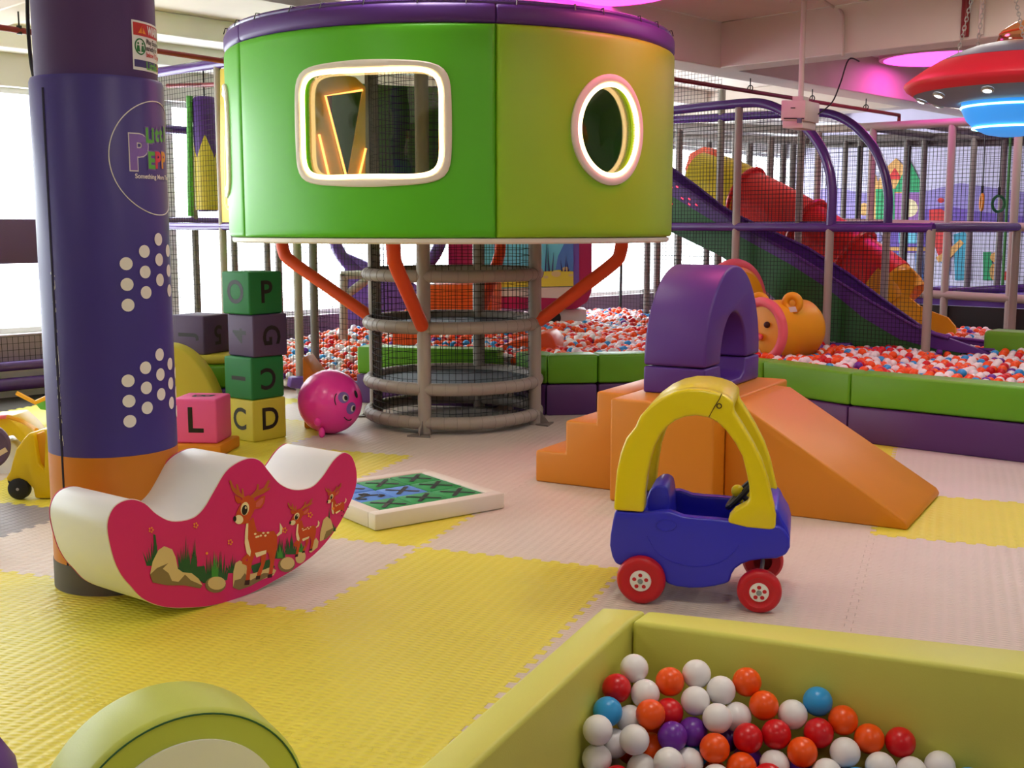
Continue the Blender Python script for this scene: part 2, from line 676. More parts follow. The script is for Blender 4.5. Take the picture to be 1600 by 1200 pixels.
# outer walls: the window wall on the left runs away along U
wl = struct(MB().abx(A0, A1, B0 - .25, B0, -.02, .55).abx(A0, A1, B0 - .25, B0, 2.76, CEIL), 'wall_left', M['wall'], smooth=False)
struct(MB().abx(A0, 19, B0 - .02, B0 + .02, .30, .55), 'baseboard_left', M['mauve'], smooth=False)
struct(MB().abx(A0, 5.3, B0 - .12, B0 + .03, 1.19, 1.59), 'trim_8', M['mauve'], bevel=.01)
bpy.data.objects['trim_8'].data.materials[0] = vinyl('transom purple', (92, 66, 112), 0.5)
struct(MB().abx(A1, A1 + .25, B0 - .25, B1, -.02, CEIL), 'wall_back', M['mural_sky'], smooth=False)
struct(MB().abx(A0, A1, B1, B1 + .25, -.02, CEIL), 'wall_right', M['wall'], smooth=False)
struct(MB().abx(A0 - .25, A0, B0 - .25, B1, -.02, CEIL), 'wall_front', M['wall'], smooth=False)
edges = [A0, -2.0, 2.0, 6.05, 10.0, 14.2, A1]
for k in range(6):
    a0, a1 = edges[k], edges[k + 1]
    r = MB()
    for q in ((a0, a0 + .06), (a1 - .06, a1)):
        r.abx(q[0], q[1], B0 - .2, B0 - .12, .55, 2.76)
    r.abx(a0, a1, B0 - .2, B0 - .12, .55, .6).abx(a0, a1, B0 - .2, B0 - .12, 2.71, 2.76)
    w = struct(r, 'window_%d' % (k + 1), M['white'], smooth=False)
    RM[w.name] = Matrix.Identity(4)
    MB().abx(a0 + .06, a1 - .06, B0 - .17, B0 - .155, .6, 2.71).build('pane', M['glass'], w, smooth=False)
    # daylight sampled through the opening
    po = area('window_portal', ab((a0 + a1) / 2, B0 - .3, 1.65), a1 - a0, 1, (1, 1, 1),
              rot=(math.pi / 2, 0, math.atan2(V.y, V.x) - math.pi / 2 + math.pi), shape='RECTANGLE')
    po.data.size_y = 2.2
    po.data.cycles.is_portal = True

# floor-level purple tubes along the window wall, and the low net in front of it
t = thing('window_guard', 'low guard of two purple padded tubes with a net along the window wall', 'guard', ab(4, B0 + .2, 0))
for z_, r_, d_ in ((.28, .045, .14), (.12, .06, .16)):
    MB().tube([ab(1.5, B0 + d_, z_), ab(17, B0 + d_, z_)], r_, 10).build('rail', M['purple_pipe'], t)
net(t, ab(1.8, B0 + .12, .3), U * 6, Z * .24, .05, .0025)

# mural on the back wall, painted shapes laid on the wall plane
MP = ab(A1 - .004, 0, 0)
mur = thing('wall_mural', 'painted storybook house and purple hills on the back wall behind the nets', 'mural', ab(A1 - .004, -6, 1.5))


def mural(pts, mat, name, lift=0.0):
    mb = MB()
    q = [HP(x, y, MP - U * (0.01 + lift), U) for x, y in pts]
    mb.prism(q, U * (.006 + lift * .3))
    return mb.build(name, mat, mur, smooth=False)


def el(cx, cy, rx, ry, n=16):
    return [(cx + rx * math.cos(2 * math.pi * k / n), cy + ry * math.sin(2 * math.pi * k / n)) for k in range(n)]


mural([(1270, 300), (1300, 292), (1350, 302), (1400, 290), (1450, 298), (1500, 286), (1600, 300), (1640, 300), (1640, 350), (1270, 345)], M['lilac'], 'hill_band')
mural([(1430, 330), (1480, 322), (1540, 332), (1600, 338), (1640, 338), (1640, 365), (1430, 360)], M['violet'], 'hill_band', .002)
mural([(1357, 345), (1357, 292), (1368, 272), (1371, 285), (1384, 262), (1400, 247), (1415, 262), (1412, 345)], M['mural_tan'], 'tower', .004)
mural([(1386, 280), (1398, 262), (1410, 280)], M['mural_red'], 'tower_roof', .006)
mural([(1368, 346), (1368, 295), (1398, 295), (1398, 346)], M['mural_green'], 'house_wall', .006)
mural([(1396, 300), (1421, 250), (1446, 300)], M['mural_green'], 'roof', .008)
mural([(1398, 345), (1398, 302), (1444, 302), (1444, 345)], M['lilac'], 'house_wall', .010)
bpy.data.objects['house_wall.001'].data.materials[0] = vinyl('mural mauve', (150, 96, 170), 0.6, 0)
mural(el(1421, 325, 13, 14), M['cream'], 'round_window', .012)
mural([(1390, 395), (1390, 360), (1446, 360), (1446, 395)], M['violet'], 'house_wall', .006)
mural([(1404, 380), (1404, 364), (1432, 364), (1432, 380)], M['aqua'], 'shop_window', .008)
mural([(1390, 392), (1390, 386), (1446, 386), (1446, 392)], M['mural_tan'], 'band', .010)
for x0 in (1396, 1430):
    mural([(x0, 440), (x0, 396), (x0 + 12, 396), (x0 + 12, 440)], M['seablue'], 'pillar', .006)
mural([(1452, 328), (1470, 326), (1486, 338), (1486, 400), (1466, 400), (1452, 360)], M['mural_red'], 'slide_print', .006)
mural([(1490, 366), (1506, 362), (1516, 372), (1516, 438), (1492, 438)], M['teal'], 'slide_print', .008)
mural([(1462, 402), (1482, 390), (1500, 374), (1506, 380), (1484, 404), (1466, 410)], M['mural_tan'], 'ramp_print', .010)
mural([(1470, 410), (1484, 402), (1484, 430), (1478, 424)], M['seablue'], 'ramp_print', .008)
mural([(1536, 394), (1548, 394), (1552, 438), (1536, 438)], M['mural_green'], 'leaf_print', .006)
mural(el(1556, 402, 9, 8) , M['mural_tan'], 'bush_print', .006)
mural(el(1553, 425, 7, 13), M['mural_tan'], 'bush_print', .006)
mural(el(1350, 327, 8, 10), M['mural_tan'], 'bush_print', .006)
mural(el(1470, 313, 5, 4), M['mural_red'], 'flower_print', .006)
mural(el(1586, 312, 6, 5), M['mulberry'], 'flower_print', .006)
mural([(1566, 438), (1566, 424), (1580, 424), (1580, 438)], M['mural_red'], 'flower_print', .006)
for k, (x, y) in enumerate(((1350, 375), (1362, 383), (1372, 372), (1380, 390), (1352, 396), (1366, 400))):
    mural(el(x, y, 6, 7), M[['aqua', 'mural_tan', 'lilac', 'mural_green', 'cream', 'mauve'][k]], 'figure_print', .006)

LAMP_OVER = ['half-round lime foam piece', 'foreground lime ball pit', 'deer rocker', 'blue toy car', 'floor right of the foreground pit', 'letter block stack',
             'orange foam platform', 'purple wall base at the far right', 'middle of the far ball pit', 'purple slide foot', 'tube slide behind the beam, added for light', 'aquarium booth, added to brighten the back', 'far deck frame, added to brighten the back']
# ceiling lamps above and behind the viewer, with their diffusers; the last three added to brighten the back
for k, (a, b) in enumerate(LAMP_SPOTS):
    p = ab(a, b, CEIL - .072)
    t = thing('ceiling_light', 'square flat white ceiling light panel over the %s' % LAMP_OVER[k], 'ceiling light', p, -PHI, 'ceiling light panels')
    MB().box(p + Z * .035, U * .33, V * .33, Z * .03).build('frame', M['white'], t, bevel=.005)
    MB().box(p - Z * .002, U * .29, V * .29, Z * .004).build('diffuser', M['panel_lamp'], t)
    l = area('lamp', (0, 0, -.03), .6, LAMP_W, WARM, parent=t)

# magenta disc lamps on the ceiling
for k, (p, rad, lab) in enumerate((
        (G(940, -12, 3.38), .62, 'glowing magenta disc lamp on the ceiling above the green cabin'),
        (G(1470, 92, 3.38), .64, 'glowing magenta disc lamp on the ceiling behind the hanging saucer'),
        (Vector((1.4, 7.55, 3.38)), .45, 'glowing magenta disc lamp on the ceiling before the green cabin, above the view'))):
    t = thing('disc_lamp', lab, 'ceiling lamp', p, 0, 'magenta disc lamps')
    MB().lathe([(0, .07), (rad, .07), (rad + .02, .05), (rad + .02, 0), (rad - .03, -.005)], p, 40).build('housing', M['ivory'], t)
    MB().lathe([(rad - .02, 0), (rad * .7, -.02), (0, -.03)], p, 40).build('diffuser', M['pink_lamp'], t)
    area('lamp', (0, 0, -.06), rad * 1.6, (9, 8, 24)[k], (PINK, PINK, (1.0, .16, .20))[k], parent=t, shape='DISK')

# ------------------------------------------------------------------ padded column
PC = Vector((-1.703, 4.85, 0))
PR, PT = 0.262, 0.239
col = thing('padded_column', 'tall purple padded round column with white dots, left of the rocker', 'column', PC)
MB().lathe([(PT, 2.05), (PT, CEIL)], PC, 64).build('upper_wrap', M['col_top'], col)
MB().lathe([(PR - .02, .56), (PR, .58), (PR, 2.085), (PR - .006, 2.1), (PR - .03, 2.103), (PT - .01, 2.1)], PC, 64).build('padding', M['col_blue'], col)
MB().lathe([(PR - .02, .10), (PR + .0005, .12), (PR + .0005, .579), (PR - .02, .581)], PC, 64).build('lower_band', M['orange_band'], col)
MB().lathe([(0, 0), (PR + .003, 0), (PR + .003, .12), (PR - .02, .122)], PC, 64).build('base_skirt', M['dark_grey'], col)


def cylp(ang, z, r, c=PC):
    return Vector((c.x + r * math.cos(ang), c.y + r * math.sin(ang), z))


sa, _ = cyl_hit(86, 500, PC, PR)
seam = MB()
for da in (-.012, .012):
    seam.tube([cylp(sa + da, .1 + .05 * k, PR) for k in range(40)], .003, 5)
seam.build('zip_seam', M['col_dark'], col)
wear = MB()
for k in range(34):
    z0 = random.choice([random.uniform(.62, 1.35), random.uniform(.62, 1.0)])
    a_ = sa + random.choice((-.03, .03, .045)) + random.uniform(-.006, .006)
    h_, w_ = random.uniform(.006, .05) * random.random() + .004, random.uniform(.002, .012)
    wear.poly([cylp(a_, z0, PR + .0022), cylp(a_ + w_, z0 + h_ * .2, PR + .0022), cylp(a_ + w_ * .8, z0 + h_, PR + .0022), cylp(a_ + w_ * .2, z0 + h_ * .9, PR + .0022)])
wear.build('scuff_marks', M['dot'], col, smooth=False)
# white dots in two clusters
dots = MB()
for cols in ([(197, 412), (225, 393), (247, 374)], [(200, 595), (227, 575), (249, 554)]):
    hits = [cyl_hit(x, y, PC, PR) for x, y in cols]
    da = (hits[2][0] - hits[0][0]) / 2
    dz = (hits[2][1] - hits[0][1]) / 2
    for c in range(5):
        a_ = hits[0][0] + da * c
        z_ = hits[0][1] + dz * min(c, 2) - (dz * (c - 2) if c > 2 else 0)
        for r in range(3):
            zz = z_ - .083 * r
            dots.poly([cylp(a_ + .026 / PR * math.cos(t), zz + .026 * math.sin(t), PR + .0025) for t in [2 * math.pi * k / 20 for k in range(20)]])
dots.build('dot_print', M['dot'], col, smooth=False)
# round logo
la, lz = cyl_hit(170, 244, PC, PR)
LR = .228
ca = la + LR / PR
lg = lambda r: (lambda x, y: cylp(ca + x / PR, lz + y, PR + r))
ring = MB()
ring.tube([lg(.001)(LR * math.cos(2 * math.pi * k / 72), LR * math.sin(2 * math.pi * k / 72)) for k in range(72)], .0022, 5, closed=True)
ring.build('logo_ring', M['dot'], col)


def logo_at(px, py):
    a_, z_ = cyl_hit(px, py, PC, PR)
    return (a_ - ca) * PR, z_ - lz


def outlined(s, size, px, py, mat, bold=.012, sx=1.0):
    x0, y0 = logo_at(px, py)
    a = MB()
    text(a, s, size, lambda x, y: lg(.002)(x0 + x, y0 + y), 0, bold + .0045, 0, sx)
    a.build('logo_letter', M['logo_purple'] if mat != 'logo_purple' else M['dot'], col, smooth=False, fix=False)
    b = MB()
    text(b, s, size, lambda x, y: lg(.0034)(x0 + x, y0 + y), 0, bold, 0, sx)
    b.build('logo_letter', M[mat], col, smooth=False, fix=False)


outlined('P', .185, 216, 241, 'logo_purple', .0085, .9)
outlined('E', .09, 236, 252, 'logo_green', .004, .9)
outlined('P', .09, 246, 252, 'logo_red', .004, .9)
outlined('P', .09, 254, 252, 'logo_amber', .004, .9)
for ch, px, py, mt in (('L', 231.5, 213, 'logo_green'), ('i', 238, 212, 'logo_green'), ('t', 244, 211, 'logo_green'), ('t', 250, 211, 'logo_green'), ('l', 255, 211, 'logo_green')):
    outlined(ch, .08, px, py, mt, .0035, .9)
tg = MB()
x0, y0 = logo_at(204, 275)
text(tg, 'Something More Than', .026, lambda x, y: lg(.003)(x0 + .135 + x, y0 + y), 0, .0006)
tg.build('logo_tagline', M['dot'], col, smooth=False, fix=False)

# warning sign stuck on the upper column
wa, wz1 = cyl_hit(204.5, 30, PC, PT)
_, wz0 = cyl_hit(207, 108, PC, PT)
SW, SH = .30, wz1 - wz0
sg = thing('warning_sign', 'white warning notice with red header stuck on the upper purple column', 'sign', cylp(wa + SW / 2 / PT, (wz0 + wz1) / 2, PT))
sp = lambda r: (lambda x, y: cylp(wa + x / PT, wz0 + y, PT + r))


def patch(x0, x1, y0, y1, r, n=12):
    mb = MB()
    g = [[mb.p(sp(r)(x0 + (x1 - x0) * i / n, y)) for i in range(n + 1)] for y in (y0, y1)]
    for i in range(n):
        mb.face((g[0][i], g[0][i + 1], g[1][i + 1], g[1][i]))
    return mb


patch(0, SW, 0, SH, .002, 20).build('sheet', M['white'], sg)
patch(.006, SW - .006, SH * .70, SH - .008, .003, 20).build('header', M['sign_red'], sg)
patch(.006, SW - .006, .012, SH * .21, .003, 20).build('footer', M['sign_navy'], sg)
tri = MB()
tri.poly([sp(.0045)(.03, SH * .75), sp(.0045)(.074, SH * .75), sp(.0045)(.052, SH * .91)])
tri.build('warning_triangle', M['sign_orange'], sg, smooth=False)
ex = MB()
text(ex, '!', .045, lambda x, y: sp(.0055)(.052 + x, SH * .80 + y), 0, .001)
ex.build('exclamation_mark', M['sign_red'], sg, smooth=False)
hd = MB()


def ltext(mb, s_, size, x0, y0, sx=1.0, bold=.0008, r=.0045):
    vs, _ = text_mesh(s_, size, bold)
    mn = min(q.x for q in vs) * sx
    text(mb, s_, size, lambda x, y: sp(r)(x0 + x - mn, y0 + y), 0, bold, 0, sx)


ltext(hd, 'WARNING', .046, .083, SH * .83, .78, .0018)
hd.build('header_lettering', M['white'], sg, smooth=False)
bt = MB()
ltext(bt, 'Play Equipment', .027, .076, SH * .60, .85)
ltext(bt, 'strictly for', .027, .072, SH * .47, .85)
bt.build('notice_lettering', M['black'], sg, smooth=False)
bt = MB()
ltext(bt, 'below 12 years', .027, .072, SH * .34, .85)
bt.build('notice_lettering', M['sign_red'], sg, smooth=False)
ic = MB()
ic.tube([sp(.003)(.040 + .027 * math.cos(2 * math.pi * k / 24), SH * .48 + .030 * math.sin(2 * math.pi * k / 24)) for k in range(24)], .0028, 4, closed=True)
for sx_ in (-.012, .012):
    ic.poly([sp(.0035)(.040 + sx_ + .005 * math.cos(2 * math.pi * k / 10), SH * .48 + .012 + .005 * math.sin(2 * math.pi * k / 10)) for k in range(10)])
    ic.poly([sp(.0035)(.040 + sx_ - .006, SH * .48 + .004), sp(.0035)(.040 + sx_ + .006, SH * .48 + .004), sp(.0035)(.040 + sx_ + .009, SH * .48 - .02), sp(.0035)(.040 + sx_ - .009, SH * .48 - .02)])
ic.build('children_icon', M['blockgreen'], sg, smooth=False)
ft = MB()
text(ft, 'Little', .045, lambda x, y: sp(.004)(.115 + x, SH * .11 + y), 0, .001)
ft.build('footer_lettering', M['logo_green'], sg, smooth=False)
ft = MB()
text(ft, 'P', .05, lambda x, y: sp(.004)(.175 + x, SH * .11 + y), 0, .001)
ft.build('footer_lettering', M['logo_amber'], sg, smooth=False)
# black cable down the back of the column
cb = MB().tube(spline([D(43, -30, 4.98), D(43, 20, 4.98), D(45, 60, 4.98), D(49, 100, 4.97), D(54, 125, 4.95)], 6, False), .0085, 8)
tag(cb.build('cable', M['black'], loc=D(43, 0, 4.98)), 'thick black cable running down the left side of the purple column', 'cable')

# ------------------------------------------------------------------ round climbing tower with the green cabin on top
TC = Vector((-.46, 9.0, 0))
TR, CR = .66, 1.68
tow = thing('climbing_tower', 'round netted climbing tower carrying a wide green cabin with lit windows', 'play tower', TC)
fa = lambda deg: math.radians(deg - 90)          # degrees from the viewer's side towards the right
POST_A = [-16, 74, 164, 254]
for d_ in POST_A:
    q = cylp(fa(d_), 0, TR, TC)
    MB().tube([q, q + Z * 2.84], .05, 12).build('post', M['pole'], tow)
    foot = MB()
    o_ = Vector((math.cos(fa(d_)), math.sin(fa(d_)), 0))
    s_ = o_.cross(Z)
    foot.prism([q + o_ * .02 - s_ * .045, q + o_ * .02 + s_ * .045, q + o_ * .13 + s_ * .09, q + o_ * .13 - s_ * .09], Z * .012)
    foot.prism([q + o_ * .045 + Z * .012 - s_ * .004, q + o_ * .12 + Z * .012 - s_ * .004, q + o_ * .045 + Z * .11 - s_ * .004], s_ * .008)
    foot.build('foot_plate', M['pole_dark'], tow, smooth=False)
RZ = [.085, .335, .785, 1.16]
for z_ in RZ:
    MB().torus(TC + Z * z_, TR, .048, Z, 64, 10).build('ring', M['pole'], tow)
tape = MB()
for z_ in RZ:
    for k in range(46):
        a_ = 2 * math.pi * (k + .3 * random.random()) / 46
        tape.torus(cylp(a_, z_, TR, TC), .0485, .0012, Vector((-math.sin(a_), math.cos(a_), 0)), 12, 4)
tape.build('tape_seams', M['pole_dark'], tow, kind='stuff')
nt_ = MB()
NS = 84
for k in range(NS):
    a_ = 2 * math.pi * k / NS
    nt_.tube([cylp(a_, .06, TR - .03, TC), cylp(a_, 1.40, TR - .03, TC)], .0024, 3, caps=False)
    nt_.tube([cylp(a_, 1.48, TR - .03, TC), cylp(a_, 2.82, TR - .03, TC)], .0024, 3, caps=False)
zz = .10
while zz < 2.82:
    if not 1.38 < zz < 1.5:
        nt_.tube([cylp(2 * math.pi * k / 40, zz + random.uniform(-.004, .004), TR - .03, TC) for k in range(40)], .0024, 3, closed=True)
    zz += .05
nt_.build('net', M['net'], tow, kind='stuff', smooth=False, fix=False)
for z_, a0, a1 in ((.30, 0, 360), (.74, 20, 200), (1.12, 190, 380)):
    mb = MB()
    n = 40
    ring_o = [cylp(math.radians(a0 + (a1 - a0) * k / n), z_, TR - .05, TC) for k in range(n + (0 if a1 - a0 == 360 else 1))]
    if a1 - a0 != 360:
        ring_o.append(TC + Z * z_)
    mb.prism(ring_o, Z * .035)
    mb.build('deck_pad', M['blue_net'], tow)
# orange braces
for d_, rt in ((-16, 1.24), (74, 1.33), (164, 1.3), (254, 1.46)):
    a_ = fa(d_)
    p0, p1, p2 = cylp(a_, .80, TR + .03, TC), cylp(a_, 1.28, rt - .02, TC), cylp(a_, 1.42, rt, TC)
    MB().tube(spline([p0, p0.lerp(p1, .5), p0.lerp(p1, .93), p1.lerp(p2, .3), p2], 5, False), .05, 12).build('brace', M['brace'], tow)

# cabin
ZB, ZG, ZT = 1.445, 2.765, 2.885
floor_ring = MB().lathe([(TR + .06, 1.405), (CR - .03, 1.405), (CR - .02, 1.415), (CR - .02, 1.44), (CR - .05, 1.445), (TR + .06, 1.445)], TC, 96, closed=True)
floor_ring.build('cabin_floor', M['offwhite'], tow)
MB().lathe([(0, ZT - .03), (CR - .1, ZT - .03), (CR - .1, ZT - .01), (0, ZT - .01)], TC, 64).build('cabin_roof', M['pole_dark'], tow)


def hitc(px, py):
    return cyl_hit(px, py, TC, CR)


def superr(th, hs, hz, n):
    c, s = abs(math.cos(th)), abs(math.sin(th))
    return ((c / hs) ** n + (s / hz) ** n) ** (-1.0 / n)


def cabin_panel(a0, a1, z0, z1, mat, hole=None, name='wall_panel'):
    """padded curved panel a0..a1 (radians), optional hole (ac, zc, hs, hz, n)"""
    R, T = CR, .07
    mb = MB()
    if hole is None:
        n = max(6, int((a1 - a0) / .045))
        zs = [z0, z0 + .012, z0 + .03, (z0 + z1) / 2, z1 - .03, z1 - .012, z1]
        dr = [.02, .006, 0, 0, 0, .006, .02]
        aa = [a0 + .0008, a0 + .006] + [a0 + (a1 - a0) * k / n for k in range(1, n)] + [a1 - .006, a1 - .0008]
        da = [.012, .002] + [0] * (n - 1) + [.002, .012]
        f = [[mb.p(cylp(a, z, R - r1 - r2, TC)) for z, r1 in zip(zs, dr)] for a, r2 in zip(aa, da)]
        b = [[mb.p(cylp(a, z, R - T, TC)) for z in zs] for a in aa]
        for g in (f, b):
            for i in range(len(aa) - 1):
                for j in range(len(zs) - 1):
                    mb.face((g[i][j], g[i + 1][j], g[i + 1][j + 1], g[i][j + 1]))
        for i in range(len(aa) - 1):
            for j in (0, len(zs) - 1):
                mb.face((f[i][j], f[i + 1][j], b[i + 1][j], b[i][j]))
        for j in range(len(zs) - 1):
            for i in (0, len(aa) - 1):
                mb.face((f[i][j], f[i][j + 1], b[i][j + 1], b[i][j]))
        return mb.build(name, mat, tow)
    ac, zc, hs, hz, n = hole
    L, Rr, Bm, Tp = (a0 + .0008 - ac) * R, (a1 - .0008 - ac) * R, z0 - zc, z1 - zc
    ths = [2 * math.pi * k / 120 for k in range(120)] + [math.atan2(y, x) % (2 * math.pi) for x in (L, Rr) for y in (Bm, Tp)]
    ths = sorted(set(round(t, 6) for t in ths))
    J = 12
    F, Bk = [], []
    for th in ths:
        c, s = math.cos(th), math.sin(th)
        t = 1e9
        if c > 1e-9: t = min(t, Rr / c)
        if c < -1e-9: t = min(t, L / c)
        if s > 1e-9: t = min(t, Tp / s)
        if s < -1e-9: t = min(t, Bm / s)
        ri = superr(th, hs, hz, n)
        fr, bk = [], []
        for j in range(J + 1):
            if j == 0: r, d = ri, .008
            elif j == J: r, d = t, .022
            elif j == J - 1: r, d = t - .014, .005
            elif j == J - 2: r, d = t - .032, 0
            else: r, d = ri + (t - .032 - ri) * j / (J - 2), 0
            x, y = r * c, r * s
            fr.append(mb.p(cylp(ac + x / R, zc + y, R - d, TC)))
            bk.append(mb.p(cylp(ac + x / R, zc + y, R - T, TC)))
        F.append(fr)
        Bk.append(bk)
    N = len(ths)
    for i in range(N):
        k = (i + 1) % N
        for j in range(J):
            mb.face((F[i][j], F[k][j], F[k][j + 1], F[i][j + 1]))
            mb.face((Bk[i][j], Bk[k][j], Bk[k][j + 1], Bk[i][j + 1]))
        mb.face((F[i][0], F[k][0], Bk[k][0], Bk[i][0]))
        mb.face((F[i][J], F[k][J], Bk[k][J], Bk[i][J]))
    o = mb.build(name, mat, tow)
    # window frame, led strip and pane
    fr = MB()
    n2 = 96
    prof = [(0, -.03), (0, .012), (.01, .02), (.042, .02), (.052, .012), (.052, -.02)]
    rows = []
    for k in range(n2):
        th = 2 * math.pi * k / n2
        r0 = superr(th, hs, hz, n)
        rows.append([fr.p(cylp(ac + (r0 + q) * math.cos(th) / R, zc + (r0 + q) * math.sin(th), R + h, TC)) for q, h in prof])
    for k in range(n2):
        A, B = rows[k], rows[(k + 1) % n2]
        for j in range(len(prof)):
            jj = (j + 1) % len(prof)
            fr.face((A[j], A[jj], B[jj], B[j]))
    f = fr.build('window_frame', M['offwhite'], o)
    led = MB()
    led.tube([cylp(ac + (superr(th, hs, hz, n) - .015) * math.cos(th) / R, zc + (superr(th, hs, hz, n) - .015) * math.sin(th), R + .008, TC)
              for th in [2 * math.pi * k / n2 for k in range(n2)]], .0135, 8, closed=True)
    led.build('led_strip', M['led'], o)
    pn = MB()
    cen = [pn.p(cylp(ac, zc, R - .045, TC)), pn.p(cylp(ac, zc, R - .049, TC))]
    last = None
    G2 = []
    for k in range(n2):
        th = 2 * math.pi * k / n2
        r0 = superr(th, hs, hz, n)
        G2.append([[pn.p(cylp(ac + r0 * q * math.cos(th) / R, zc + r0 * q * math.sin(th), R - d, TC)) for q in (.33, .66, .995)] for d in (.045, .049)])
    for k in range(n2):
        A, B = G2[k], G2[(k + 1) % n2]
        for d in (0, 1):
            pn.face((cen[d], A[d][0], B[d][0]))
            for j in (0, 1):
                pn.face((A[d][j], B[d][j], B[d][j + 1], A[d][j + 1]))
        pn.face((A[0][2], B[0][2], B[1][2], A[1][2]))
    pn.build('pane', M['acrylic'], o)
    return o


aS1 = hitc(378, 250)[0]
aS2 = hitc(776, 250)[0]
w1l, w1r = hitc(472, 190)[0], hitc(693, 190)[0]
w1t, w1b = hitc(582, 106)[1], hitc(582, 279)[1]
rl, rr_ = hitc(902, 203)[0], hitc(996, 203)[0]
rt_, rb_ = hitc(948, 128)[1], hitc(948, 277)[1]
step = aS2 - aS1
aS3 = aS2 + step
left_a = aS1 - step
HOLE1 = ((w1l + w1r) / 2, (w1t + w1b) / 2, (w1r - w1l) / 2 * CR, (w1t - w1b) / 2, 6.5)
HOLE2 = ((rl + rr_) / 2, (rt_ + rb_) / 2, (rr_ - rl) / 2 * CR, (rt_ - rb_) / 2, 2)
HOLE3 = (aS1 - .43, HOLE1[1] - .02, HOLE1[2] * .8, HOLE1[3] * 1.05, 6.5)
cabin_panel(aS1, aS2, ZB, ZG, M['green'], HOLE1)
cabin_panel(aS2, aS3, ZB, ZG, M['limepanel'], HOLE2)
cabin_panel(left_a, aS1, ZB, ZG, M['green'], HOLE3)
cabin_panel(aS3, aS3 + step, ZB, ZG, M['green'])
aa_ = aS3 + step
back_n = left_a + 2 * math.pi
for k in range(2):
    q0, q1 = aa_ + (back_n - aa_) * k / 2, aa_ + (back_n - aa_) * (k + 1) / 2
    if q1 - q0 > .05:
        cabin_panel(q0, q1, ZB, ZG, M['green'])
for q0, q1 in ((left_a, aS1), (aS1, aS2), (aS2, aS3), (aS3, aS3 + step)):
    cabin_panel(q0, q1, ZG, ZT, M['purple'], name='top_band')
MB().torus(TC + Z * (ZT + .012), CR - .035, .018, Z, 96, 8).build('roof_tube', M['purple_pipe'], tow)
ties = MB()
for k in range(14):
    a_ = fa(-70 + k * 11 + random.uniform(-2, 2))
    ties.tube([cylp(a_, ZT - .01, CR + .002, TC), cylp(a_ + .004, ZT + .03, CR - .01, TC), cylp(a_ + .012, ZT + .028, CR - .06, TC)], .004, 4)
ties.build('cable_ties', M['black'], tow, kind='stuff')
# yellow board with a lit triangular opening inside the cabin
bd = MB()
bo = lambda x, y, d=0: HP(x, y, cylp(fa(-33), 0, 1.18, TC), Vector((.35, -.94, 0)).normalized()) + Vector((.35, -.94, 0)).normalized() * d
outer = [(484, 272), (484, 160), (498, 135), (530, 122), (560, 130), (570, 140), (571, 276), (566, 277)]
tri_ = [(506, 148), (567, 138), (541, 276)]
bn = Vector((.35, -.94, 0)).normalized()
bd.prism([bo(470, 290), bo(470, 165), bo(484, 132), bo(505, 120), bo(506, 148), bo(541, 290)], bn * -.02)
bd.prism([bo(505, 120), bo(530, 115), bo(556, 121), bo(571, 136), bo(567, 138), bo(506, 148)], bn * -.02)
bd.prism([bo(567, 138), bo(571, 136), bo(571, 290), bo(541, 290)], bn * -.02)
bd.build('yellow_board', M['board_yellow'], tow, smooth=False)
MB().tube([bo(566, 141, .012), bo(508, 150, .012), bo(541, 278, .012)], .008, 6).build('led_strip', M['led_orange'], tow)
MB().tube([bo(560, 278, .012), bo(571, 232, .012)], .008, 6).build('led_strip', M['led_orange'], tow)
MB().tube([bo(498, 210, .012), bo(514, 278, .012)], .008, 6).build('led_strip', M['led_orange'], tow)
MB().tube([cylp(fa(-44), 1.45, 1.2, TC), cylp(fa(-44), 2.84, 1.2, TC)], .05, 12).build('post', M['pole_dark'], tow)

# ------------------------------------------------------------------ rocker
PSI = math.radians(53)
RP0 = G(364, 937)
RL = Vector((math.cos(PSI), math.sin(PSI), 0))
RN = Vector((-math.sin(PSI), math.cos(PSI), 0))
rk = thing('rocker', 'white and magenta foam seesaw rocker with deer picture, in front of the purple column', 'rocker toy', RP0)


def rface(px, py):
    q = HP(px, py, RP0, RN)
    return q


out_px = [(169, 832), (171, 808), (183, 789), (205, 781), (226, 787), (245, 804), (269, 815), (299, 811), (318, 796), (336, 766),
          (353, 738), (372, 723), (392, 716.5), (407, 721), (420, 737), (438, 757), (461, 766), (486, 762), (503, 747),
          (520, 722), (532, 710.5), (541, 708), (551, 716), (557, 737), (556, 760), (546, 788), (526, 825), (499, 859),
          (465, 886), (431, 906), (398, 924), (364, 937), (330, 946), (296, 949), (268, 949), (245.6, 945), (222, 934), (205, 916), (190, 898), (178, 872)]
# tidy the traced side into one smooth planar outline in the rocker's own plane
flat = []
for x, y in out_px:
    q = rface(x, y)
    flat.append(((q - RP0).dot(RL), max(q.z, 0.0)))
lowz = min(z for s, z in flat)
outl = spline([RP0 + RL * s + Z * (z - lowz) for s, z in flat], 4)
RWD = .385
core = MB()
core.prism([q + RN * .004 for q in outl], RN * (RWD - .008))
core.build('foam_core', M['white'], rk, bevel=.006, seg=2, sharp=30)
for d0, d1 in ((0.0, .005), (RWD - .0045, RWD - .001)):
    cen = sum((q for q in outl), Vector()) / len(outl)
    MB().prism([q + RN * d0 for q in outl], RN * (d1 - d0)).build('side_panel', M['pink'], rk, sharp=30)
piping = MB().tube([q + RN * .005 for q in outl], .0035, 5, closed=True)
piping.build('piping', M['offwhite'], rk)


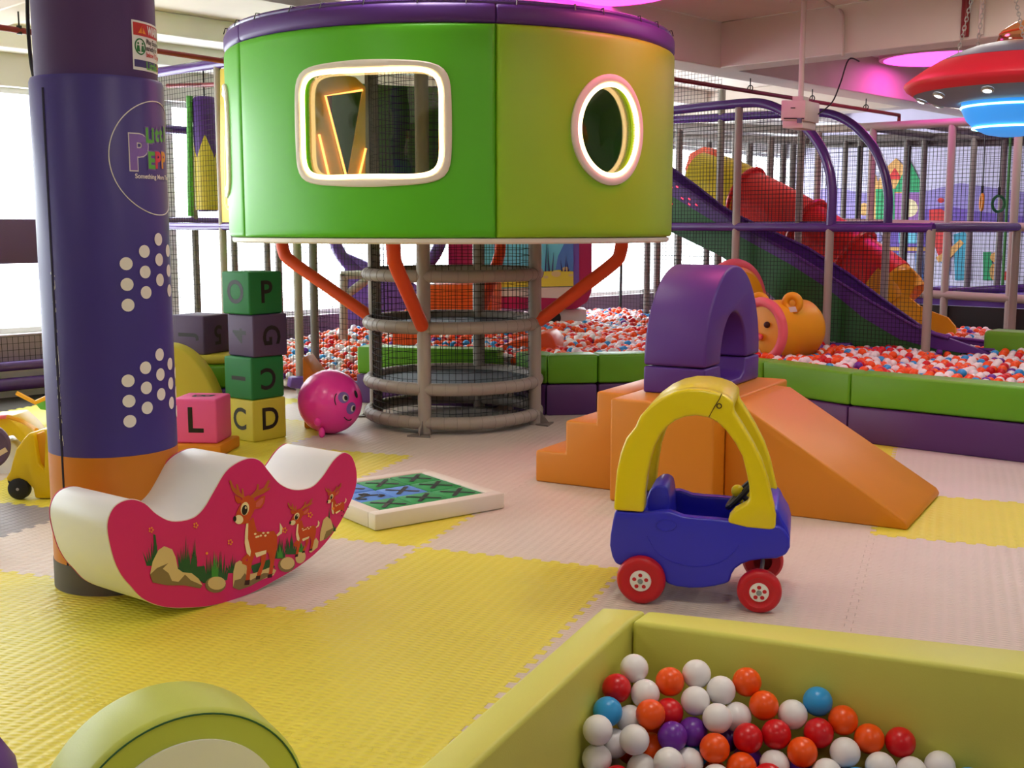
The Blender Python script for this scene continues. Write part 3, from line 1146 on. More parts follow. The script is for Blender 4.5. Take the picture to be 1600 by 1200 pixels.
# deer picture printed on the side (coordinates taken in the plane of that side)
class Print:
    """flat printed picture; every call of group() starts a new printed piece"""

    def __init__(s, fx):
        s.fx, s.layer, s.parts = fx, 0, []

    def group(s, name):
        s.parts.append((name, MB(), []))

    def poly(s, pts, mat):
        s.layer += 1
        q = [s.fx(*p) - RN * (.0012 + .000012 * s.layer) for p in pts]
        _, mb, ms = s.parts[-1]
        if mat not in ms:
            ms.append(mat)
        mb.poly(q, ms.index(mat))

    def ell(s, cx, cy, rx, ry, mat, n=18, rot=0.0):
        c, d = math.cos(rot), math.sin(rot)
        s.poly([(cx + rx * math.cos(t) * c - ry * math.sin(t) * d, cy + rx * math.cos(t) * d + ry * math.sin(t) * c)
                for t in [2 * math.pi * k / n for k in range(n)]], mat)

    def done(s, parent):
        for name, mb, ms in s.parts:
            mb.build(name, [M[k] for k in ms], parent, smooth=False, fix=False)


zf = lambda x, y: rface(220 + x / 4.444, 740 + y / 4.444)
pr = Print(zf)


def blades(cx, cy, w, h, n, mat, seed):
    pr.group('grass_print')
    rd = random.Random(seed)
    for k in range(n):
        t = (k + .5) / n * 2 - 1
        hx = cx + t * w * .55
        tip = (cx + t * w + rd.uniform(-6, 6), cy - h * (1 - .55 * abs(t)) * rd.uniform(.75, 1.1))
        pr.poly([(hx - 9, cy), tip, (hx + 9, cy)], mat)


blades(90, 640, 85, 190, 9, 'grass', 1)
blades(310, 690, 95, 240, 15, 'grass', 2)
blades(372, 690, 22, 300, 5, 'grass', 3)
blades(480, 760, 85, 230, 11, 'grass', 4)
blades(560, 740, 60, 230, 7, 'grass', 5)
pr.group('grass_print')
pr.poly([(85, 420), (100, 425), (125, 640), (95, 640)], 'grass')
blades(640, 690, 60, 140, 7, 'grass', 7)
blades(960, 590, 60, 170, 9, 'grass', 8)
blades(1040, 560, 50, 170, 8, 'grass', 9)
blades(1110, 560, 40, 110, 6, 'grass', 10)
pr.group('grass_print')
pr.poly([(1300, 330), (1306, 235), (1312, 330)], 'grass')
blades(1330, 400, 25, 70, 5, 'grass', 11)
pr.group('grass_print')
pr.poly([(250, 660), (440, 640), (470, 770), (300, 700)], 'grass')
pr.group('grass_print')
pr.poly([(760, 640), (900, 590), (930, 650), (780, 690)], 'grass')
# rocks
pr.group('rock_print')
pr.poly([(62, 700), (80, 610), (120, 530), (160, 503), (215, 525), (240, 580), (255, 660), (290, 685), (350, 690), (400, 730), (425, 775), (410, 797), (300, 775), (180, 775), (80, 755)], 'rock')
pr.poly([(62, 700), (110, 655), (190, 620), (150, 660), (190, 690), (215, 745), (260, 750), (305, 700), (345, 740), (425, 775), (410, 797), (300, 775), (180, 775), (80, 755)], 'rockshade')
pr.group('rock_print')
pr.ell(517, 771, 72, 56, 'rockshade')
pr.ell(525, 760, 62, 46, 'rock')
pr.group('rock_print')
pr.poly([(637, 790), (640, 680), (655, 620), (685, 602), (730, 630), (740, 700), (790, 690), (900, 648), (938, 670), (920, 705), (840, 735), (760, 780), (680, 808)], 'rock')
pr.poly([(637, 790), (650, 740), (690, 730), (720, 690), (760, 740), (850, 690), (925, 690), (840, 735), (760, 780), (680, 808)], 'rockshade')
pr.group('rock_print')
pr.ell(1010, 631, 60, 52, 'rockshade', rot=-.3)
pr.ell(1016, 622, 50, 42, 'rock', rot=-.3)
pr.group('rock_print')
pr.ell(1107, 580, 34, 44, 'rock', rot=.4)
pr.group('rock_print')
pr.poly([(1165, 545), (1185, 480), (1215, 445), (1232, 470), (1225, 510), (1180, 548)], 'rock')
pr.group('rock_print')
pr.poly([(1240, 470), (1245, 400), (1265, 320), (1290, 296), (1318, 320), (1335, 380), (1325, 415), (1280, 455)], 'rock')
pr.poly([(1265, 460), (1285, 400), (1335, 375), (1325, 415), (1280, 455)], 'rockshade')
blades(512, 715, 30, 210, 5, 'grasslight', 12)
blades(965, 585, 25, 120, 4, 'grasslight', 13)
blades(1115, 545, 20, 80, 4, 'grasslight', 14)


def deer(T, faint=False):
    pr.group('deer_print')

    def P(pts, m): pr.poly([T(*q) for q in pts], m)

    def Ee(cx, cy, rx, ry, m, rot=0.0, n=16):
        c, d = math.cos(rot), math.sin(rot)
        P([(cx + rx * math.cos(t) * c - ry * math.sin(t) * d, cy + rx * math.cos(t) * d + ry * math.sin(t) * c) for t in [2 * math.pi * k / n for k in range(n)]], m)
    if not faint:
        P([(830, 540), (870, 545), (862, 610), (835, 690), (825, 728), (798, 732), (806, 690), (832, 630)], 'deer')
        P([(745, 545), (700, 590), (700, 625), (742, 642), (752, 615), (722, 602), (760, 570)], 'deer')
    P([(940, 425), (962, 400), (962, 340), (982, 372), (976, 415), (946, 436)], 'cream')
    P([(735, 340), (780, 300), (790, 350), (805, 400), (860, 405), (920, 396), (943, 430), (945, 500), (932, 565), (870, 545), (790, 570), (750, 568), (722, 520), (716, 470), (726, 420)], 'deer')
    if not faint:
        P([(745, 540), (790, 555), (768, 620), (757, 700), (750, 768), (720, 772), (730, 700), (735, 640)], 'deer')
        P([(880, 535), (938, 535), (925, 605), (911, 690), (906, 718), (878, 722), (886, 690), (896, 615)], 'deer')
        for q in ([(722, 740), (754, 736), (750, 772), (716, 774)], [(798, 710), (828, 706), (824, 732), (794, 736)], [(880, 700), (911, 694), (908, 720), (876, 724)]):
            P(q, 'hoof')
    P([(730, 345), (744, 345), (741, 450), (762, 540), (756, 575), (732, 550), (719, 480), (722, 400)], 'cream')
    P([(790, 550), (870, 530), (866, 555), (800, 582)], 'cream')
    for x, y in ((792, 418), (812, 436), (830, 430), (848, 412), (862, 430), (880, 410), (800, 440)):
        Ee(x, y, 9, 7, 'cream', -.3, 10)
    P([(704, 170), (665, 150), (630, 115), (610, 50), (622, 42), (645, 95), (665, 115), (658, 72), (671, 72), (684, 125), (700, 148), (697, 105), (708, 103), (716, 162)], 'antler')
    P([(745, 165), (775, 140), (800, 110), (804, 70), (818, 75), (816, 115), (850, 98), (880, 42), (896, 50), (872, 105), (898, 92), (890, 112), (840, 142), (802, 156), (762, 182)], 'antler')
    P([(648, 148), (690, 170), (702, 200), (672, 208), (655, 190)], 'deer')
    P([(785, 195), (830, 160), (862, 150), (856, 200), (832, 240), (788, 245)], 'deer')
    P([(795, 205), (832, 172), (850, 166), (845, 200), (825, 228), (797, 232)], 'earpink')
    P([(650, 305), (665, 260), (690, 212), (702, 168), (745, 148), (782, 170), (798, 215), (782, 262), (762, 302), (737, 345), (690, 352), (652, 335)], 'deer')
    Ee(720, 243, 29, 47, 'cream', .15)
    Ee(718, 252, 20, 36, 'black', .15)
    Ee(726, 236, 6, 9, 'cream')
    Ee(678, 318, 31, 32, 'cream')
    Ee(650, 313, 11, 20, 'black')


deer(lambda x, y: (x, y))
deer(lambda x, y: (1078 + (x - 718) * .62 + (y - 243) * -.02, 296 + (y - 243) * .535 - (x - 718) * .10))
deer(lambda x, y: (1320 + (x - 718) * .40, 160 + (y - 243) * .38 - (x - 718) * .12), True)
for x, y in ((68, 390), (378, 358), (617, 475), (995, 392), (1172, 286)):
    pr.group('flower_print')
    for k in range(5):
        t = 2 * math.pi * k / 5
        pr.ell(x + 13 * math.cos(t), y + 15 * math.sin(t), 6, 7, 'sign_orange', 8)
for x, y in ((455, 552), (1332, 242)):
    pr.group('flower_print')
    pr.ell(x, y, 9, 11, 'sign_orange', 8)
pr.group('dot_print')
for x, y in ((1390, 255), (1405, 265), (1436, 232), (1392, 292)):
    pr.ell(x, y, 5, 5, 'hoof', 8)
pr.done(rk)


# ------------------------------------------------------------------ noughts and crosses board
bz = .088
bF, bR, bB = G(586, 804, bz), G(788.6, 770, bz), G(641, 735, bz)
bx_ = (bR - bF)
bw = bx_.length
bx_.normalize()
by_ = Vector((-bx_.y, bx_.x, 0))
bd_len = (bB - bR).dot(by_)
gb = thing('crosses_board', 'white padded floor board with green and blue cross tiles beside the rocker', 'game board', (bF.x, bF.y, 0))
o3 = Vector((bF.x, bF.y, 0))
bp_ = lambda x, y, z: o3 + bx_ * x + by_ * y + Z * z
fw = .075
for x0, x1, y0, y1 in ((0, bw, 0, fw), (0, bw, bd_len - fw, bd_len), (0, fw, fw, bd_len - fw), (bw - fw, bw, fw, bd_len - fw)):
    MB().box(bp_((x0 + x1) / 2, (y0 + y1) / 2, bz / 2 + .001), bx_ * ((x1 - x0) / 2), by_ * ((y1 - y0) / 2), Z * (bz / 2 - .001)).build('frame_bar', M['offwhite'], gb, bevel=.01)
MB().box(bp_(bw / 2, bd_len / 2, .03), bx_ * (bw / 2 - fw), by_ * (bd_len / 2 - fw), Z * .029).build('base', M['offwhite'], gb)
cell = ((bw - 2 * fw) / 3, (bd_len - 2 * fw) / 3)
for i in range(3):
    for j in range(3):
        blue = (i, j) in ((0, 1), (1, 1), (0, 2))
        cx, cy = fw + cell[0] * (i + .5), fw + cell[1] * (j + .5)
        zt = bz - .006 + random.uniform(-.003, .003)
        tl = MB().box(bp_(cx, cy, (.06 + zt) / 2), bx_ * (cell[0] / 2 - .003), by_ * (cell[1] / 2 - .003), Z * ((zt - .06) / 2)).build(
            'cross_tile', M['tileblue' if blue else 'tilegreen'], gb, bevel=.006)
        x_ = MB()
        for sgn in (1, -1):
            if (i, j) == (0, 1):
                path = [bp_(cx + .055 * math.sin(t * 3) - .03 * sgn, cy + (.06 * t) * sgn, zt + .002) for t in [-1, -.6, -.2, .2, .6, 1]]
            else:
                path = [bp_(cx - .068, cy - .068 * sgn, zt + .002), bp_(cx + .068, cy + .068 * sgn, zt + .002)]
            for k in range(len(path) - 1):
                d_ = (path[k + 1] - path[k]).normalized()
                n_ = Vector((-d_.y, d_.x, 0)) * .013
                x_.poly([path[k] - n_, path[k + 1] - n_, path[k + 1] + n_, path[k] + n_])
                for v_ in x_.v[-4:]:
                    v_.z += .0004 * (sgn + 1)
        x_.build('cross_print', M['black'], tl, smooth=False)

# ------------------------------------------------------------------ letter blocks
def letter_block(name, label, c, ang, size, mat, letters, h=None, group=None, tilt=0.0):
    """c = centre of the base; ang = direction (from +X) of the right-hand face's outward normal; letters: [(face, char, rot, black?)]"""
    h = h or size
    t = thing(name, label, 'foam block', c, 0, group)
    c = Vector(c)
    r = size / 2
    n1 = Vector((math.cos(ang), math.sin(ang), 0))
    n2 = Vector((-math.sin(ang), math.cos(ang), 0))
    Q = Matrix.Rotation(tilt, 3, n1) if tilt else Matrix.Identity(3)
    cc = c + Z * (h / 2)
    MB().box(cc, Q @ (n1 * r), Q @ (n2 * r), Q @ (Z * (h / 2))).build('foam_cube', M[mat], t, bevel=.014, seg=3)
    for face, ch, rot, sz in letters:
        n = {'r': n1, 'l': -n2, 't': Z, 'b': -n1, 'k': n2}[face]
        if face == 't':
            rx, up = -n2, n1
        else:
            up = Z
            rx = up.cross(n)
        n, rx, up = Q @ n, Q @ rx, Q @ up
        d = r if face != 't' else h / 2
        mb = MB()
        text(mb, ch, sz, lambda x, y: cc + n * (d + .0015) + rx * x + up * y, 0, .004, rot)
        mb.build('letter', M['black'], t, smooth=False, fix=False)
    return t


cA = G(397, 692)
cR, cL = G(447, 683), G(355, 685)
dR = (cR - cA).normalized()
ang_r = math.atan2(dR.y, dR.x) - math.pi / 2           # outward normal of the right face
n1 = Vector((math.cos(ang_r), math.sin(ang_r), 0))
n2 = Vector((-math.sin(ang_r), math.cos(ang_r), 0))
S = .30
base_c = cA - n1 * (S / 2) + n2 * (S / 2)
stack = [('blockyellow', [('l', 'C', 0, .22), ('r', 'D', 0, .22)], 'yellow foam letter block with C and D, lowest of the tall stack', (0, 0)),
         ('blockgreen', [('l', '1', -math.pi / 2, .21), ('r', 'C', math.pi, .21)], 'green foam block with a sideways 1, second from the bottom of the tall stack', (-.008, 0)),
         ('blockpurple', [('l', '4', math.pi / 2, .21), ('r', 'G', -math.pi / 2, .21)], 'dark purple foam block with a sideways 4, third up in the tall stack', (.02, .02)),
         ('blockgreen', [('l', 'O', 0, .23), ('r', 'P', 0, .22)], 'green foam block with O and P, topmost of the tall stack', (-.008, .012))]
for k, (mt, lt, lab, off) in enumerate(stack):
    letter_block('letter_block', lab, (base_c.x + off[0], base_c.y + off[1], k * (S + .001)), ang_r + (.0, .02, -.03, .015)[k], S, mt, lt, group='foam letter blocks')

# pink L block on an orange foam slab
sl = G(330, 712)
pk = Vector((-2.10, 7.72, 0))
ob = MB().box((pk.x, pk.y, .04), (.19, -.02, 0), (.02, .19, 0), (0, 0, .04)).build('foam_slab', M['orange'], bevel=.015, loc=(pk.x, pk.y, 0))
tag(ob, 'orange foam slab under the pink letter block beside the column', 'foam slab')
letter_block('letter_block', 'pink foam letter block with L standing on an orange slab beside the column', (pk.x, pk.y, .081), math.radians(-5), S, 'pinkblock',
             [('l', 'L', 0, .24), ('t', 'B', 0, .2)], group='foam letter blocks')
# loose foam pieces behind: rolls and half discs
fz = 0.0
pbase = Vector((-2.35, 8.75, 0))
for k, (mt, h_, lab) in enumerate((('blockyellow', .17, 'yellow foam slab at the bottom of the low pile behind the pink block'),
                                   ('purple', .15, 'purple foam slab second in the low pile behind the pink block'),
                                   ('pitgreen', .18, 'bright green foam slab in the low pile behind the pink block'),
                                   ('blockyellow', .07, 'thin yellow foam slab at the top of the low pile behind the pink block'))):
    ob = MB().box((pbase.x, pbase.y, fz + h_ / 2), (.30, .06, 0), (-.05, .26, 0), (0, 0, h_ / 2 - .0005)).build('foam_slab', M[mt], bevel=.03, seg=3, loc=(pbase.x, pbase.y, fz))
    tag(ob, lab, 'foam slab', 'foam slabs in a pile')
    fz += h_
letter_block('letter_block', 'dark purple foam block with J and 5 on top of the low foam pile', (pbase.x - .02, pbase.y, fz), ang_r + .25, .32, 'blockpurple',
             [('l', 'J', math.pi / 2, .2), ('r', '5', math.pi, .2)], h=.29, group='foam letter blocks')
hd_ = MB()
hc = Vector((-2.52, 8.25, 0))
hd_.prism([hc + Vector((.40 * math.cos(t), .02 * math.cos(t), .68 * math.sin(t) + .0)) for t in [math.pi * k / 24 for k in range(25)]], (.03, .16, 0))
tag(hd_.build('foam_arch', M['blockyellow'], bevel=.015, loc=hc), 'yellow half-round foam piece standing between column and purple J block', 'foam piece')
ow = MB()
oc = Vector((-1.58, 8.62, 0))
ow.prism([oc + Vector((.0, 0, 0)), oc + Vector((.17, 0, 0)), oc + Vector((.15, 0, .22)), oc + Vector((.09, 0, .42)), oc + Vector((.0, 0, .55))], (.03, .3, 0))
tag(ow.build('foam_wedge', M['orange'], bevel=.015, loc=oc), 'orange curved foam wedge between the block stack and the pink hopper ball', 'foam wedge')

# ------------------------------------------------------------------ pink hopper ball with a face
HR = .237
hbp = Vector((-1.345, 8.42, HR))
hp = thing('hopper_ball', 'glossy pink bouncing ball with a smiling face beside the letter block stack', 'ball', (hbp.x, hbp.y, 0))
MB().sphere(hbp, HR, 40, 24).build('ball', M['hopper'], hp)


def on_ball(px, py, r=HR):
    d = ray(px, py)
    oc_ = CP - hbp
    A = d.dot(d); B = 2 * oc_.dot(d); C_ = oc_.dot(oc_) - r * r
    q = B * B - 4 * A * C_
    return CP + d * ((-B - math.sqrt(max(q, 0))) / (2 * A))


def ball_patch(px, py, rx, ry, mat, name, lift=.002, n=16):
    c = on_ball(px, py)
    nn = (c - hbp).normalized()
    e1 = Z.cross(nn).normalized()
    e2 = nn.cross(e1)
    mb = MB()
    cen = mb.p(hbp + (c - hbp).normalized() * (HR + lift))
    rg = [mb.p(hbp + ((c + e1 * rx * math.cos(t) + e2 * ry * math.sin(t)) - hbp).normalized() * (HR + lift)) for t in [2 * math.pi * k / n for k in range(n)]]
    for k in range(n):
        mb.face((cen, rg[k], rg[(k + 1) % n]))
    mb.build(name, M[mat], hp)


ball_patch(537, 621, .044, .042, 'logo_purple', 'eye_patch')
ball_patch(549, 638, .046, .046, 'logo_purple', 'eye_patch', .0022)
for (x, y), mt in (((539, 622), 'dot'), ((551, 638), 'dot')):
    ball_patch(x, y, .021, .024, mt, 'eye_white', .004)
    ball_patch(x + 1, y, .014, .018, 'black', 'pupil', .0055)
ball_patch(556, 616, .018, .03, 'black', 'eyebrow', .003)
for pts in ([(526, 615), (523.5, 619), (523, 626), (525, 633)], [(538, 652), (542, 656), (547, 656.5), (549, 654.5)]):
    MB().tube([on_ball(q.x, q.y, HR + .001) for q in spline([Vector((a, b, 0)) for a, b in pts], 4, False)], .004, 5).build('face_line', M['black'], hp)
fo = on_ball(503, 668)
MB().sphere(fo + Vector((0, -.012, -.035)), .03, 14, 10, (.8, .8, 1.3)).build('foot', M['hopper'], hp)
MB().sphere(hbp + Vector((-.06, -.20, -.12)), .03, 14, 10, (.9, .9, 1.1)).build('foot', M['hopper'], hp)

# ------------------------------------------------------------------ ride-in toy car
CO = G(1000, 945)
CL = Vector((math.cos(math.radians(-14)), math.sin(math.radians(-14)), 0))
WB = min((abs(proj(CO + CL * (k * .001))[0] - 1185), k * .001) for k in range(300, 700))[1]
CF = CO + CL * WB
CN = Vector((-CL.y, CL.x, 0))
car = thing('toy_car', 'blue ride-in toy car with yellow roof arch and red wheels by the orange ramp', 'toy car', CO)


def cpt(x, y, off):
    return HP(900 + x / 3, 580 + y / 3, CO + CN * off, CN)


def cprof(pts, off):
    """points traced on the near side, as (along, up) in the car's side plane"""
    return [((q - CO).dot(CL), q.z) for q in (cpt(x, y, off) for x, y in pts)]


def cw(s, z, off):
    return CO + CL * s + CN * off + Z * z


BW0, BW1 = .03, .47
low_px = [(205, 915), (230, 905), (255, 888), (285, 878), (315, 876), (345, 886), (375, 910), (398, 945), (412, 980), (430, 998), (470, 1012), (530, 1019), (590, 1018),
          (650, 1010), (700, 998), (720, 988), (728, 955), (745, 928), (775, 907), (815, 892), (870, 884)]
top_px = [(940, 880), (985, 862), (1003, 828), (1000, 785), (978, 745), (955, 726), (900, 722), (800, 712), (710, 700), (640, 692), (560, 687), (500, 680), (470, 668), (440, 658),
          (400, 658), (350, 664), (250, 662), (182, 655), (172, 700), (160, 770), (157, 820), (168, 870), (182, 900)]
side = cprof(low_px + top_px, BW0)
body = MB()
for o0 in (BW0, BW1 - .05):
    body.prism([cw(s, z, o0) for s, z in side], CN * .05)
rear = cprof([(330, 662), (250, 662), (182, 655), (172, 700), (160, 770), (157, 820), (168, 870), (182, 900), (205, 915), (255, 888), (315, 876)], BW0)
rear = [(s, z) for s, z in rear]
body.prism([cw(s, z, BW0 + .02) for s, z in rear], CN * (BW1 - BW0 - .04))
front = cprof([(760, 705), (900, 640), (945, 655), (965, 700), (990, 740), (1003, 785), (1003, 828), (985, 862), (940, 880), (815, 892), (775, 907), (745, 928)], BW0)
body.prism([cw(s, z, BW0 + .015) for s, z in front], CN * (BW1 - BW0 - .03))
fl_ = cprof([(300, 880), (430, 960), (720, 960), (770, 905), (770, 870), (330, 850)], BW0)
body.prism([cw(s, z, BW0 + .03) for s, z in fl_], CN * (BW1 - BW0 - .06))
body.build('body', M['car_blue'], car, bevel=.013, seg=3, sharp=50)
seat = cprof([(322, 660), (330, 600), (345, 560), (372, 536), (405, 534), (428, 548), (437, 590), (442, 700), (445, 780), (330, 780)], .12)
MB().prism([cw(s, z, .12) for s, z in seat], CN * .24).build('seat', M['car_blue'], car, bevel=.018, seg=3, sharp=50)
arch_o = [(176, 652), (182, 560), (190, 470), (208, 385), (235, 315), (278, 262), (290, 232), (300, 212), (345, 165), (400, 125), (460, 98), (525, 85), (590, 86), (650, 97),
          (700, 115), (738, 145), (738, 190), (775, 245), (825, 330), (870, 420), (900, 510), (920, 600), (938, 675), (935, 742)]
arch_i = [(905, 745), (800, 735), (710, 712), (718, 680), (745, 650), (800, 620), (814, 600), (812, 540), (800, 480), (780, 400), (745, 335), (700, 275), (660, 238), (620, 218), (565, 208),
          (510, 214), (465, 232), (425, 262), (392, 305), (365, 360), (345, 425), (332, 500), (323, 580), (318, 662)]
arch = cprof(arch_o + arch_i, BW0)
rf = MB()
for o0, w_ in ((BW0 - .004, .075), (BW1 - .071, .075)):
    rf.prism([cw(s, z, o0) for s, z in arch], CN * w_)
br_o = cprof([(278, 262), (290, 232), (300, 212), (345, 165), (400, 125), (460, 98), (525, 85), (590, 86), (650, 97), (700, 115), (738, 145)], BW0)
br_i = cprof([(738, 185), (690, 150), (640, 135), (580, 124), (525, 124), (470, 136), (410, 165), (360, 205), (320, 250), (300, 290)], BW0)
rf.prism([cw(s, z, BW0 + .03) for s, z in br_o + br_i], CN * (BW1 - BW0 - .06))
rf.build('roof', M['car_yellow'], car, bevel=.012, seg=3, sharp=50)
jt = MB().tube([cpt(684, 104, BW0 - .006), cpt(672, 130, BW0 - .008), cpt(650, 165, BW0 - .008), cpt(622, 216, BW0 - .006)], .0016, 5)
jt.build('roof_joint', M['hoof'], car)
cpb = cpt(671, 163, BW0 - .0065)
MB().torus(cpb, .009, .002, CN, 16, 6).build('roof_emblem', M['hoof'], car)
MB().tube([cpt(376 + 0, 720, BW0 - .001)] + [cpt(423 + 47 * math.cos(t), 722 + 27 * math.sin(t), BW0 - .001) for t in [math.pi + 2 * math.pi * k / 22 for k in range(1, 23)]], .002, 5).build('side_emblem', M['car_blue'], car)
MB().tube(spline([cpt(x, y, BW0 - .0005) for x, y in ((330, 770), (370, 840), (430, 885), (520, 912), (600, 915), (680, 895), (740, 850), (765, 815))], 5, False), .0022, 5).build('door_line', M['car_blue'], car)
swc = cpt(772, 575, .24)
swn = (CL * -.75 + Z * .66).normalized()
sw = MB().torus(swc, .075, .012, swn, 28, 8)
e_ = CN
f_ = swn.cross(CN)
for t in (0, 2.1, 4.2):
    sw.tube([swc, swc + (e_ * math.cos(t) + f_ * math.sin(t)) * .072], .010, 6)
sw.tube([swc, swc - swn * .13], .012, 8)
swo = sw.build('steering_wheel', M['black'], car)
MB().sphere(swc + swn * .018, .026, 14, 8).build('horn', M['car_yellow'], car)


def wheel(c, r, w, hub_out):
    """c: centre of the outer face, axis along -CN outwards"""
    ax = -CN
    t = MB().lathe([(r * .45, -w), (r * .86, -w), (r * .97, -w * .85), (r, -w * .6), (r, -w * .3), (r * .96, -.006), (r * .86, .002), (r * .70, .004), (r * .56, -.004), (r * .44, -.004), (.001, -.004)],
                   c, 40, ax).build('wheel', M['car_red'], car)
    if hub_out:
        R = r * .44
        MB().lathe([(0, .006), (R * .75, .004), (R * .96, .0015), (R, -.003)], c, 32, ax).build('hub', M['hub'], t)
        e1, e2 = CL, Z
        ho = MB()
        for k in range(5):
            q = c + (e1 * math.cos(1.57 + 2 * math.pi * k / 5) + e2 * math.sin(1.57 + 2 * math.pi * k / 5)) * R * .58 + ax * .006
            ho.poly([q + (e1 * math.cos(a) * .0085 + e2 * math.sin(a) * .008) for a in [2 * math.pi * j / 12 for j in range(12)]])
        ho.build('hub_holes', M['car_red'], t, smooth=False)
        MB().lathe([(0, .012), (.008, .011), (.011, .006)], c, 14, ax).build('bolt', M['metal'], t)
    return t


RR_, RF_ = .0985, .087
wheel(CO + Z * RR_, RR_, .06, True)
wheel(CF + Z * RF_, RF_, .055, True)
wheel(CO + CN * .48 + Z * RR_ + CN * .0, RR_, -.06, False)
wheel(CF + CN * .49 + Z * RF_, RF_, -.055, False)
for q, r in ((CO, RR_), (CF, RF_)):
    MB().tube([q + Z * r + CN * .05, q + Z * r + CN * .46], .009, 8).build('axle', M['metal'], car)

# ------------------------------------------------------------------ orange soft-play steps, platform, ramp and purple arch
OA = math.radians(-30)
oa, ob_ = Vector((math.cos(OA), math.sin(OA), 0)), Vector((-math.sin(OA), math.cos(OA), 0))
OP = Vector((.54, 6.27, 0))
og = lambda a, b, z: OP + oa * a + ob_ * b + Z * z
PH = .577


def obox(mb, a0, a1, b0, b1, z0, z1):
    return mb.box(og((a0 + a1) / 2, (b0 + b1) / 2, (z0 + z1) / 2), oa * ((a1 - a0) / 2), ob_ * ((b1 - b0) / 2), Z * ((z1 - z0) / 2))


tag(obox(MB(), 0, .60, 0, 1.31, 0.0, PH).build('foam_platform', M['orange'], bevel=.016, seg=3, loc=og(.3, .65, 0)),
    'orange foam platform block carrying the purple arch', 'foam platform')
stp = MB()
stp.prism([og(-.60, .24, 0), og(-.004, .24, 0), og(-.004, .24, PH - .005), og(-.20, .24, PH - .005), og(-.20, .24, .385), og(-.40, .24, .385), og(-.40, .24, .19), og(-.60, .24, .19)], ob_ * .82)
tag(stp.build('foam_steps', M['orange'], bevel=.014, seg=3, loc=og(-.3, .65, 0)), 'orange foam block of three steps left of the platform', 'foam steps')
rp = MB()
rp.prism([og(.604, .17, 0), og(1.565, .17, 0), og(1.575, .17, .02), og(1.555, .17, .05), og(.70, .17, PH - .012), og(.604, .17, PH - .006)], ob_ * .87)
tag(rp.build('foam_ramp', M['orange'], bevel=.016, seg=3, loc=og(1.1, .6, 0)), 'orange foam ramp sloping down right from the platform', 'foam ramp')
ar = thing('foam_arch', 'purple padded foam arch standing on the orange platform', 'foam arch', og(.24, .77, PH))
bc = .785


def arc(hw, z0, hh, n=28, pw=1.0):
    return [(hw * math.cos(t), z0 + hh * math.sin(t) ** pw) for t in [math.pi * k / n for k in range(n + 1)]]


outer = arc(.475, .735, .557)
inner = arc(.225, .735, .285)
am = MB()
am.prism([og(.06, bc + b, z) for b, z in outer + inner[::-1]], oa * .37)
am.build('upper_arch', M['purple'], ar, bevel=.016, seg=3, sharp=50)
lo = [(.475, PH + .001), (.475, .729), (.225, .729), (.21, PH + .07), (.14, PH + .04), (-.14, PH + .04), (-.21, PH + .07), (-.225, .729), (-.475, .729), (-.475, PH + .001)]
MB().prism([og(.06, bc + b, z) for b, z in lo], oa * .37).build('arch_base', M['purple'], ar, bevel=.014, seg=3, sharp=50)

# ------------------------------------------------------------------ balls
BR = .0375


def ball_mesh(mat, seg, ring, name='ball'):
    mb = MB().sphere((0, 0, 0), BR, seg, ring)
    me_o = mb.build(name, mat)
    me = me_o.data
    bpy.data.objects.remove(me_o)
    return me


BM_N = {k: ball_mesh(m, 24, 14) for k, m in BALLC.items()}
BM_F = {k: ball_mesh(m, 12, 8) for k, m in BALLC.items()}


def put_ball(me, p, label, group):
    o = bpy.data.objects.new('plastic_ball', me)
    COL.objects.link(o)
    o.location = p
    o.rotation_euler = (random.random() * 3, random.random() * 3, 0)
    o['label'], o['category'], o['group'] = label, 'ball', group
    return o


# near pit ---------------------------------------------------------
PZ = .43
np_ = thing('ball_pit', 'lime yellow padded ball pit in the right foreground, full of coloured balls', 'ball pit', G(985, 970, 0) * 1.0)
qo, qi = G(940, 948, PZ), G(985, 970, PZ)
lo_, li_ = G(650, 1200, PZ), G(735, 1200, PZ)
ro_, ri_ = G(1600, 1015, PZ), G(1600, 1055, PZ)
sm = G(1010, 953, PZ)
ext = lambda a, b, k: a + (b - a) * k
lo2, li2 = ext(qo, lo_, 1.7), ext(qi, li_, 1.7)
ro2, ri2 = ext(sm, ro_, 1.25), ext(qi, ri_, 1.25)
dn = Vector((0, 0, -(PZ - .001)))
MB().prism([qo, sm, qi, li2, lo2], dn).build('wall_pad', M['limegreen'], np_, bevel=.014, seg=3)
e_x = (ri_ - qi).normalized() * .004
MB().prism([sm + e_x, ro2, ri2, qi + e_x], dn).build('wall_pad', M['limegreen'], np_, bevel=.014, seg=3)
near_corner = ri2 + (li2 - qi)
MB().prism([q - Z * (PZ - .004) for q in (qi + Vector((.01, -.01, 0)), ri2, near_corner, li2)], Z * .02).build('base_pad', M['purple'], np_)
